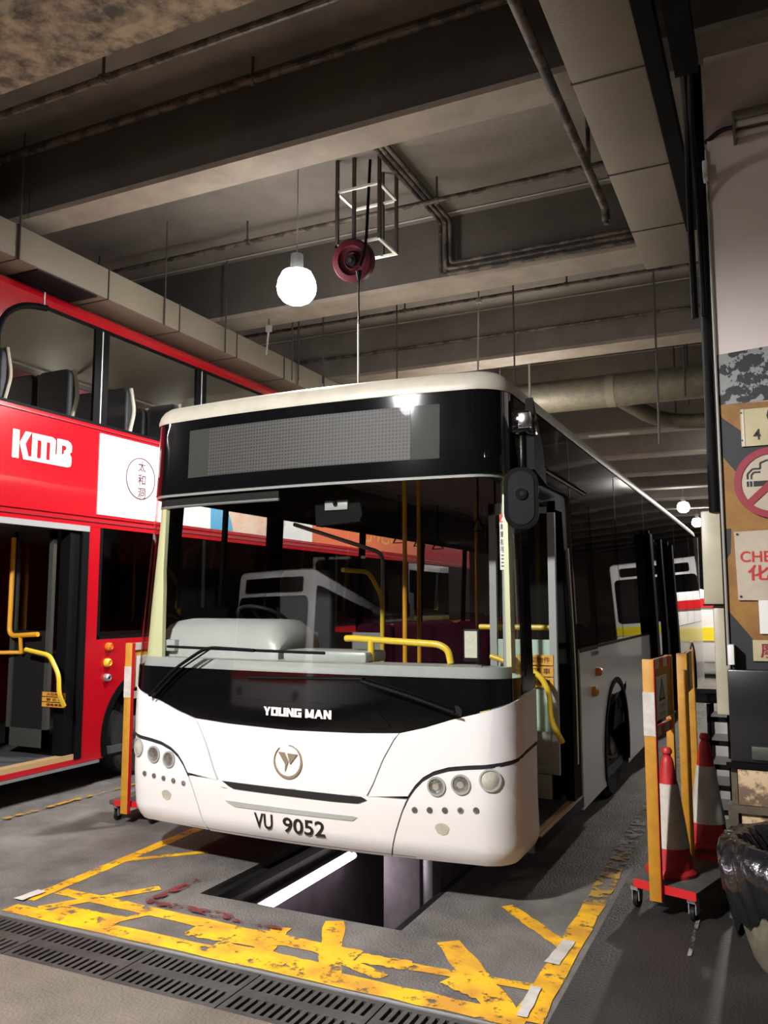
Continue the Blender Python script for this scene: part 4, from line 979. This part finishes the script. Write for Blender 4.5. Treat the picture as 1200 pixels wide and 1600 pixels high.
o = MB().box(-1.725, -1.62, 4.745, 4.765, 1.35, 1.545, .008).build('notice_frame', 'dark', bus)
MB().box(-1.712, -1.633, 4.741, 4.746, 1.375, 1.532).build('notice_paper', 'paper', o)
MB().box(-3.64, -3.42, 5.9, 6.1, 1.38, 1.46, .008).build('fare_box', 'dash', bus)
st = MB(); st.lathe([(.20 + .014 * math.cos(a), .014 * math.sin(a)) for a in [2 * PI * k / 10 for k in range(11)]], (0, 0, 0), 'Z', 32, caps=False)
for k in range(3):
    a = 2 * PI * k / 3 + .5; st.tube([(0, 0, -.03), (.2 * math.cos(a), .2 * math.sin(a), 0)], .010, 6)
bmesh.ops.transform(st.bm, matrix=Matrix.Translation((-3.55, 5.35, 1.58)) @ Matrix.Rotation(math.radians(-28), 4, 'X'), verts=st.bm.verts); st.build('steering_wheel', 'dark', bus)
def seat(x, y, m_, par, h=.62, wd=.42, z=.30, name='passenger_seat', trim=None):
    """faces the front of the bus"""
    s = MB(); s.box(x - wd / 2, x + wd / 2, y - .40, y, z + .36, z + .46, .03); s.box(x - wd * .3, x + wd * .3, y - .3, y - .1, z, z + .36, .02); s = s.build(name, m_, par)
    b = MB(); b.prism(rrect(x - wd / 2, x + wd / 2, z + .42, z + .42 + h, .07), 'Y', y - .02, y + .07); b = b.build('seat_back', m_, s)
    md = b.modifiers.new('b', 'BEVEL'); md.width = .02; md.segments = 2
    if trim: t_ = MB(); t_.tube(rnd([(x + wd / 2, y - .02, z + .52), (x + wd / 2 + .01, y + .09, z + .42 + h * .7), (x + wd / 2 - .01, y + .05, z + .42 + h)], .08), .022, 8); t_.build('seat_back_trim', trim, s)
    return s
seat(-3.55, 5.98, 'seatd', bus, .80, .5, .75, 'driver_seat')
for y in (7.9, 8.8, 9.7, 12.8, 13.7):
    for x in (-3.85, -3.40) + ((-2.05, -1.62) if y in (8.8, 12.8, 13.7) else ()): seat(x, y, 'magenta', bus, .66, .42, .40)
# cab partition
o = MB(); o.tube(rnd([(-3.02, 6.35, .4), (-3.02, 6.35, 2.12), (-3.9, 6.35, 2.4)], .08), .018, 8); o.build('cab_partition_rail', 'alu', bus)
MB().box(-3.95, -3.02, 6.36, 6.37, .45, 1.45).build('cab_partition_panel', 'greys', bus)
MB().box(-3.95, -3.02, 6.36, 6.365, 1.45, 2.1).build('cab_partition_glass', 'clearg', bus)
MB().tube(rnd([(-3.0, 6.3, .35), (-3.0, 6.3, 1.75), (-3.0, 6.05, 1.95), (-3.0, 5.6, 1.95)], .1), .018, 10).build('grab_pole', 'yel', bus)
for (x, y, z0, z1, m_) in ((-2.66, 6.0, .3, 2.9, 'ywarm'), (-2.92, 6.9, .3, 2.9, 'ywarm'), (-1.95, 6.5, .3, 2.9, 'ywarm'), (-1.60, 5.25, .3, 2.9, 'yel'), (-2.0, 8.3, .3, 2.9, 'yel'), (-3.2, 9.3, .3, 2.9, 'yel'), (-2.0, 10.2, .3, 2.9, 'yel')):
    MB().tube([(x, y, z0), (x, y, z1)], .018, 10).build('grab_pole', m_, bus)
MB().tube([(-2.9, 6.9, 1.35), (-2.66, 6.0, 1.35)], .018, 10).build('grab_rail', 'ywarm', bus)
MB().tube([(-1.6, 5.25, 1.35), (-1.95, 6.5, 1.35)], .018, 10).build('grab_rail', 'ywarm', bus)
# grey pole with vertical notice by the door
o = MB().tube([(-1.495, 4.90, .9), (-1.495, 4.90, 2.45)], .026, 12).build('grab_pole', 'greyp', bus)
fp = faceY(4.872)
MB().panel(rct(-1.524, -1.476, 1.90, 2.24), fp, .002, curved=False).build('pole_notice', 'stickw', o); MB().panel(rct(-1.524, -1.476, 2.19, 2.24), fp, .002, off=.001, curved=False).build('pole_notice_head', 'wr', o)
mb = MB()
for k, ch in enumerate('請握扶手'): put_text(mb, ch, fp, -1.502, 2.165 - k * .047, .034, .036, .003, .01)
for k in range(4): mb.panel(rct(-1.515, -1.485, 1.985 - k * .022, 1.992 - k * .022), fp, .001, off=.003, curved=False)
mb.build('notice_lettering', 'signk', o, smooth=False)
mb = MB(); mb.panel([(-1.515, 2.197), (-1.485, 2.197), (-1.50, 2.232)], fp, .001, off=.003, curved=False); mb.build('notice_triangle', 'stickw', o, smooth=False)
# strap handles
for (x, y) in ((-2.15, 6.3), (-2.15, 6.75), (-2.15, 7.2), (-3.25, 7.2), (-3.25, 7.7), (-3.25, 8.2)):
    m = MB(); m.tube([(x, y, 2.75), (x, y, 2.38)], .008, 6); m.tube([(x, y, 2.38), (x - .06, y, 2.27), (x + .06, y, 2.27), (x, y, 2.38)], .010, 6); m.build('strap_handle', 'blackm', bus)
for x in (-2.15, -3.25): MB().tube([(x, 5.9, 2.75), (x, 16, 2.75)], .016, 8).build('ceiling_rail', 'alu', bus)
# interior mirror and blind
o = MB(); o.prism([(-2.73, 2.20), (-2.41, 2.22), (-2.39, 2.27), (-2.41, 2.36), (-2.44, 2.38), (-2.70, 2.37), (-2.74, 2.34)], 'Y', 4.72, 4.80); o = o.build('interior_mirror', 'blackm', bus)
MB().box(-2.66, -2.49, 4.705, 4.72, 2.30, 2.365, .006).build('mirror_mount', 'greyp', o)
MB().tube([(-2.575, 4.70, 2.33), (-2.60, 4.68, 2.44)], .014, 8).build('mirror_stem', 'blackm', o)
m = MB(); m.panel(rct(-1.25, -.17, 2.375, 2.43), lambda s, z, off=0: front(s, z, off - .04), .02); m = m.build('roller_blind', 'dark', bus)
m = MB(); m.tube([front(s, 2.37, -.05) for s in [-1.27 + .1 * k for k in range(12)]], .012, 8); m.build('blind_rod', 'alu', bus)
# ---- strong pane of light inside the doorway is left to the lamps

# ================================================================== RED DOUBLE DECKER
RX_ = -5.80; RW = 2.5; RL = RX_ - RW; RY0, RY1 = 4.12, 16.4
red = thing('double_decker_bus', 'red double decker bus with white KMB lettering and wide advert band', 'bus', (RX_ - 1.25, 5, 0))
FXr = faceXr(RX_)
def rp(poly, name, m, thick=.04, off=0, su=0, par=red, sv=0): return MB().panel(poly, FXr, thick, off=off, curved=False).build(name, m, par)
RD0, RD1 = 4.35, 5.795
RA1, RA2 = (6.68, .62), (12.6, .62)
lower = archpoly(5.81, RY1, .255, 1.36, [RA1, RA2]); lower = [(y, z + (.0)) for y, z in lower]
rp(lower, 'lower_side_panel', 'red'); rp(rct(5.81, 5.945, 1.36, 2.50), 'door_post', 'red')
rp(rct(RY0, 4.35, .255, 2.50), 'front_corner', 'red')
rp(rct(RY0, RY1, 2.41, 2.50), 'cant_rail', 'red', off=.004); rp(rct(RY0, RY1, 2.455, 2.475), 'cant_rail_strip', 'redd', .01, .014)
rp(rct(RY0, RY1, 2.50, 3.345), 'upper_side_panel', 'red')
rp(rct(RY0, RY1, 3.345, 3.36), 'waist_strip', 'redd', .02, .012); rp(rct(RY0, RY1, 3.36, 3.39), 'upper_sill', 'red')
rp(rct(RY0, RY1, 2.503, 2.53), 'advert_frame_rail', 'red', .02, .016); 
# advert panels
rp(rct(5.885, 7.62, 2.535, 3.315), 'advert_panel', 'adw', .01, .012)
rp(rct(7.62, 9.9, 2.535, 3.315), 'advert_panel', 'adw', .01, .012)
P_ = rp([(7.62, 2.54), (8.05, 2.54), (7.98, 2.72), (7.85, 2.86), (7.80, 3.3), (7.62, 3.3)], 'advert_blue_shape', 'adblue', .004, .016)
rp([(8.05, 2.54), (8.8, 2.54), (9.2, 2.7), (9.3, 3.3), (7.85, 3.3), (7.88, 2.9), (8.0, 2.72)], 'advert_skin_shape', 'adskin', .004, .0155)
rp(rct(9.9, 13.7, 2.535, 3.315), 'advert_panel', 'adorange', .01, .012)
o = MB(); put_text(o, '心思', FXr, 11.9, 2.86, 1.3, .42, .018, .0); o.build('advert_lettering', 'sticker', red, smooth=False)
# seal
o = MB(); ring_panel(o, 6.46, 2.95, .203, .213, FXr, off=.017, seg=60); o = o.build('advert_seal', 'adpink', red)
mb = MB()
for k, ch in enumerate('太和洞'): put_text(mb, ch, FXr, 6.47, 3.075 - k * .135, .115, .11, .017, .004)
mb.build('seal_lettering', 'adpink', o, smooth=False)
# KMB logo
u0, uw, v0, vh = 4.895, .65, 2.925, .245
K = lambda u, v: (u0 + u * uw, v0 + v * vh)
parts = [[(0, 0), (.105, 0), (.105, 1), (0, 1)], [(.112, .56), (.182, 0), (.75, 0), (.75, .135), (.259, .135), (.206, .56), (.30, 1), (.20, 1)],
         [(.31, .13), (.40, .13), (.40, 1), (.31, 1)], [(.40, .78), (.64, .78), (.71, .90), (.69, .96), (.65, 1), (.40, 1)], [(.465, .13), (.555, .13), (.555, .8), (.465, .8)], [(.615, .05), (.71, .05), (.71, .92), (.615, .92)],
         [(.735, 0), (.82, 0), (.82, 1), (.735, 1)], [(.82, .78), (.88, .78), (.90, .74), (.90, .66), (.88, .62), (.86, .60), (.86, .42), (.96, .42), (.975, .50), (.96, .53), (1.0, .60), (1.0, .84), (.97, .94), (.92, 1), (.82, 1)],
         [(.70, 0), (.93, 0), (.985, .05), (1.0, .15), (1.0, .38), (.98, .46), (.95, .50), (.87, .50), (.80, .40), (.70, .40)]]
mb = MB()
for i, p in enumerate(parts): mb.panel([K(*q) for q in p], FXr, .003, off=.006 + .0003 * i, curved=False)
mb.build('operator_logo', 'letterw', red, smooth=False)
# upper windows with rounded front corner
ws = [(4.70, 5.845), (5.925, 7.375), (7.455, 8.95), (9.03, 10.5), (10.58, 12.05), (12.13, 13.6), (13.68, 15.2)]
rp(rct(RY0, RY1, 4.335, 4.40), 'upper_cant_rail', 'red')
for i, (a, b) in enumerate(ws):
    rp(rct(a, b, 3.40, 4.335), 'upper_window', 'clearg', .006, -.006)
    nx = ws[i + 1][0] if i + 1 < len(ws) else RY1
    rp(rct(b - .05, nx + .05 if i + 1 < len(ws) else RY1, 3.39, 4.34), 'window_pillar', 'blackm', .03, .0)
    rp(rct(b + .034, b + .046, 3.39, 4.34), 'pillar_trim', 'stickw', .004, .004)
rp([(RY0, 3.39), (4.70, 3.39), (4.70, 3.95), (4.72, 4.05), (4.78, 4.15), (4.86, 4.22), (4.95, 4.27), (5.05, 4.30), (5.2, 4.335), (RY0, 4.335)], 'front_upper_corner', 'red')
m = MB(); arcp = [(4.70, 3.40), (4.70, 3.95), (4.72, 4.05), (4.78, 4.15), (4.86, 4.22), (4.95, 4.27), (5.05, 4.30), (5.2, 4.325)]
m.tube(rnd([(RX_ - .01, y, z) for y, z in arcp], .05), .03, 8); m.build('window_rubber', 'blackm', red)
rp(rct(4.68, RY1, 3.385, 3.41), 'window_rubber', 'blackm', .02, .004); rp(rct(5.1, RY1, 4.31, 4.34), 'window_rubber', 'blackm', .02, .004)
# roof
m = MB(); prof = [(RX_, 4.38), (RX_ - .005, 4.43), (RX_ - .04, 4.475), (RX_ - .12, 4.505), (RX_ - .35, 4.52), (RX_ - 1.25, 4.53), (RL + .35, 4.52), (RL + .1, 4.50), (RL + .02, 4.45), (RL, 4.38)]
m.prism(prof, 'Y', RY0 + .05, RY1); m.build('roof', 'red', red)
m = MB(); m.box(RX_ - .003, RX_ + .003, 5.16, 5.17, 4.33, 4.46); m.build('roof_joint', 'stickw', red)
# front, far side, rear, floors
MB().box(RL, RX_ - .04, RY0, RY0 + .05, .255, 4.40).build('front_wall', 'red', red)
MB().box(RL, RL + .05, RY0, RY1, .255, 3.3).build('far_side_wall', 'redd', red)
MB().box(RL, RL + .05, RY0, RY1, 3.3, 4.40).build('upper_far_lining', 'pinkw', red)
for k in range(5):  # added fill lights to brighten the upper deck; the bus's own lights are off
    a_ = bpy.data.lights.new('upper_deck_fill', 'AREA'); a_.shape = 'RECTANGLE'; a_.size = 1.6; a_.size_y = .08; a_.energy = 8; a_.color = (1, .93, .8)
    ao_ = bpy.data.objects.new('upper_deck_fill', a_); COL.objects.link(ao_); ao_.location = (RL + .16, 5.2 + k * 2.2, 4.12); ao_.rotation_euler = Vector((.9, 0, .25)).to_track_quat('-Z', 'X').to_euler(); ao_.rotation_euler.z = ao_.rotation_euler.z
MB().box(-7.66, -7.48, RY0 + .05, RY1 - .05, 4.325, 4.343).build('light_cove', 'greys', red)
MB().box(-7.48, -7.46, RY0 + .05, RY1 - .05, 4.322, 4.343).build('cove_edge', 'stickw', red)
MB().box(RL + .05, -7.66, RY0 + .05, RY1 - .05, 4.32, 4.343).build('ceiling_lining', 'pinkw', red)
for k in range(8): MB().box(RL + .05, RL + .06, 4.9 + k * 1.5, 6.1 + k * 1.5, 3.45, 3.98).build('far_upper_window', 'black', red)
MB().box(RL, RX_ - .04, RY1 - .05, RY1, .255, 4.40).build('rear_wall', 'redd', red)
MB().box(RL + .03, RX_ - .02, RY0, RY1, 4.345, 4.375).build('upper_ceiling', 'creamc', red)
MB().box(RL + .03, RX_ - .05, RY0, RY1, 2.42, 2.50).build('upper_floor', 'greys', red)
MB().box(RL + .03, RX_ - .03, RY0, RY1, .27, .34).build('lower_floor', 'floorb', red)
# lower deck windows
lw = [(5.975, 7.5), (7.56, 9.05), (9.11, 10.6), (10.66, 12.15), (12.21, 13.7), (13.76, 15.2)]
for i, (a, b) in enumerate(lw):
    rp(rct(a, b, 1.385, 2.41), 'lower_window', 'sideg', .006, .0); rp(rct(b, lw[i + 1][0] if i + 1 < len(lw) else RY1, 1.36, 2.41), 'window_pillar', 'blackm', .03, -.002)
rp(rct(5.945, 5.98, 1.36, 2.41), 'window_rubber', 'blackm', .03, .002); rp(rct(5.945, RY1, 1.36, 1.39), 'window_rubber', 'blackm', .02, .002)
for k in range(4): MB().tube([(RX_ - .5 - (k % 2) * .8, 6.4 + k * 1.9, .34), (RX_ - .5 - (k % 2) * .8, 6.4 + k * 1.9, 2.42)], .018, 8).build('grab_pole', 'ywarm', red)
for k in range(5): seat(RX_ - .40, 7.7 + k * .95, 'seatd', red, .6, .42, .55)
MB().tube([(RX_ - .1, 7.2, 1.5), (RX_ - .1, 15, 1.5)], .016, 8).build('window_rail', 'yel', red)
# upper deck seats
for k in range(9):
    for x in (-6.25, -6.72, -7.75): seat(x, 4.95 + k * .78 + (.12 if x < -7 else 0), 'seatd', red, .80, .42, 2.72, 'upper_seat', 'seatt')
for k in range(4): MB().tube([(-7.3, 5.1 + k * 1.9, 2.5), (-7.3, 5.1 + k * 1.9, 4.35)], .018, 8).build('upper_grab_pole', 'ywarm', red)
# door area
rp(rct(5.60, 5.80, .34, 2.41), 'door_frame', 'blackm', .12, -.02); rp(rct(RD0, 5.80, 2.36, 2.412), 'door_frame', 'greyp', .05, .012)
rp(rct(5.72, 5.80, .30, 2.38), 'door_edge_rubber', 'blackm', .02, .01)
m = MB(); m.box(RX_ - .10, RX_ + .0, RD0, 5.78, .30, .345); m.build('door_sill', 'treadw', red)
rp(rct(RY0, 5.81, .255, .30), 'sill_skirt', 'red', .03); rp(rct(RY0, 6.03, .225, .250), 'skirt_edge', 'alu', .10, .01)
lf = leaf(-6.42, -5.92, 5.50, .42, 2.36, red, 'olive', 'dark')
m = MB().tube(rnd([(-6.36, 5.44, 2.3), (-6.36, 5.44, 1.40), (-6.0, 5.44, 1.42)], .08), .022, 10); m.build('door_grab_rail', 'ywarm', red)
m = MB().tube([(-6.22, 5.44, 1.41), (-6.22, 5.46, 1.25)], .018, 10); m.build('door_grab_rail', 'ywarm', red)
q = [at(40, 1015, y=5.38), at(78, 1024, y=5.38), at(92, 1055, y=5.38), at(92, 1085, y=5.38), at(100, 1103, y=5.45)]
MB().tube(rnd(q, .06), .020, 12).build('door_grab_rail', 'yel', red)
fy = faceY(5.49); a = at(66, 1080, y=5.49); b = at(101, 1107, y=5.49)
s_ = MB()
for k in range(3): hh = (a.z - b.z) / 3; s_.panel(rct(a.x, b.x, b.z + hh * k + .004, b.z + hh * (k + 1) - .004), fy, .002, curved=False)
s_ = s_.build('notice_sticker', 'sticker', red, smooth=False)
for k, tx in enumerate(('摺疊單車', '嬰 兒 車', '大型物件')): put_text(MBX := MB(), tx, fy, a.x * .45 + b.x * .55, b.z + hh * (k + .52), (b.x - a.x) * .68, hh * .55, .004, .01); MBX.build('sticker_lettering', 'brown', s_, smooth=False)
MB().box(RL + .1, RL + .5, 4.6, 6.0, .34, 2.3).build('stair_enclosure', 'dark', red)
MB().tube([(-7.9, 4.4, 1.25), (-6.0, 5.7, 1.25)], .018, 8).build('grab_rail', 'ywarm', red)
# lamps by the door
for y, z, m_, r in ((6.10, 1.285, 'amber', .04), (6.09, 1.135, 'yel', .042), (6.09, .995, 'alu', .038)):
    m = MB(); m.lathe([(r, 0), (r * .95, .03), (r * .6, .045), (r * .5, .035), (.001, .03)], (RX_, y, z), 'X', 22); o = m.build('side_lamp', m_, red)
    m = MB(); m.lathe([(r * .42, .03), (r * .3, .04), (.001, .042)], (RX_, y, z), 'X', 14); m.build('lamp_centre', 'amber' if m_ != 'alu' else 'dark', o)
for c, r in (RA1, RA2):
    wheel(RX_ - .19, c, .49, .49, 1, .28, 'wheel', red); m = MB(); ring_panel(m, c, .43, r - .05, r + .015, FXr, -15, 195, 40, off=.012, thick=.03); m.build('wheel_arch_trim', 'blackm', red)
    MB().box(RX_ - .55, RX_ - .5, c - r, c + r, .3, 1.1).build('wheel_arch_liner', 'blackm', red)

# ================================================================== FURTHER VEHICLES
def plain_bus(name, label, x0, x1, y0, y1, h, body, band, face, win='black'):
    t = thing(name, label, 'bus', ((x0 + x1) / 2, (y0 + y1) / 2, 0))
    m = MB(); m.box(x0, x1, y0, y1, .3, h, .12); m.build('body', body, t)
    yf, s = (y0, -1) if face < 0 else (y1, 1)
    m = MB(); m.prism(rrect(x0 + .12, x1 - .12, 1.30, 2.55, .12), 'Y', yf, yf + s * .02); m.build('windscreen', win, t)
    m = MB(); m.prism(rrect(x0 + .3, x1 - .3, 2.62, 2.86, .05), 'Y', yf, yf + s * .02); m.build('destination_box', win, t)
    m = MB(); m.prism(rct(x0 + .05, x1 - .05, .95, 1.2), 'Y', yf, yf + s * .015); m.build('front_band', band, t)
    for sx in (x0, x1):
        q = 1 if sx == x1 else -1
        m = MB(); m.prism(rrect(y0 + .3, y1 - .15, 1.30, 2.75, .1), 'X', sx, sx + q * .015); m.build('side_glass', win, t)
        m = MB(); m.prism(rct(y0 + .2, y1 - .2, 1.0, 1.2), 'X', sx, sx + q * .012); m.build('side_band', band, t)
        for yy in (y0 + 2.2, y1 - 2.6): wheel(sx - q * .14, yy, .48, .48, q, .26, 'wheel', t)
    for xx in (x0 + .35, x1 - .35):
        m = MB(); m.lathe([(.10, 0), (.09, .03), (.001, .04)] if s > 0 else [(.10, 0), (.09, -.03), (.001, -.04)], (xx, yf, .7), 'Y', 20); m.build('headlamp', 'lens', t)
    return t
plain_bus('single_decker_bus', 'white and red single decker bus parked behind the photographer', -8.4, -5.9, -8.5, -1.6, 3.0, 'white', 'wr', 1)
plain_bus('single_decker_bus', 'pale single decker bus parked far back, behind the painted column', -1.05 + .1, 1.5, 24.0, 34, 3.0, 'white', 'hivis', -1)
t = thing('van', 'small pale van with yellow band far behind the white bus', 'van', (-1.2, 21, 0))
MB().box(-1.95, -.3, 20.2, 22.5, .35, 2.0, .08).build('body', 'white', t); MB().box(-1.94, -.32, 20.18, 20.2, .85, 1.15).build('front_band', 'hivis', t); MB().box(-1.9, -.36, 20.17, 20.2, 1.6, 1.8).build('roof_band', 'wr', t)
for x in (-1.85, -.42): wheel(x, 20.9, .3, .3, -1 if x < -1 else 1, .2, 'wheel', t)
for yy in (10.8,):
    if yy < 5: continue
    struct(MB().box(2.4, 3.3, yy, yy + .9, 0, CZ).build('trim_3', 'warmw' if yy > 12 else 'colw', smooth=False))
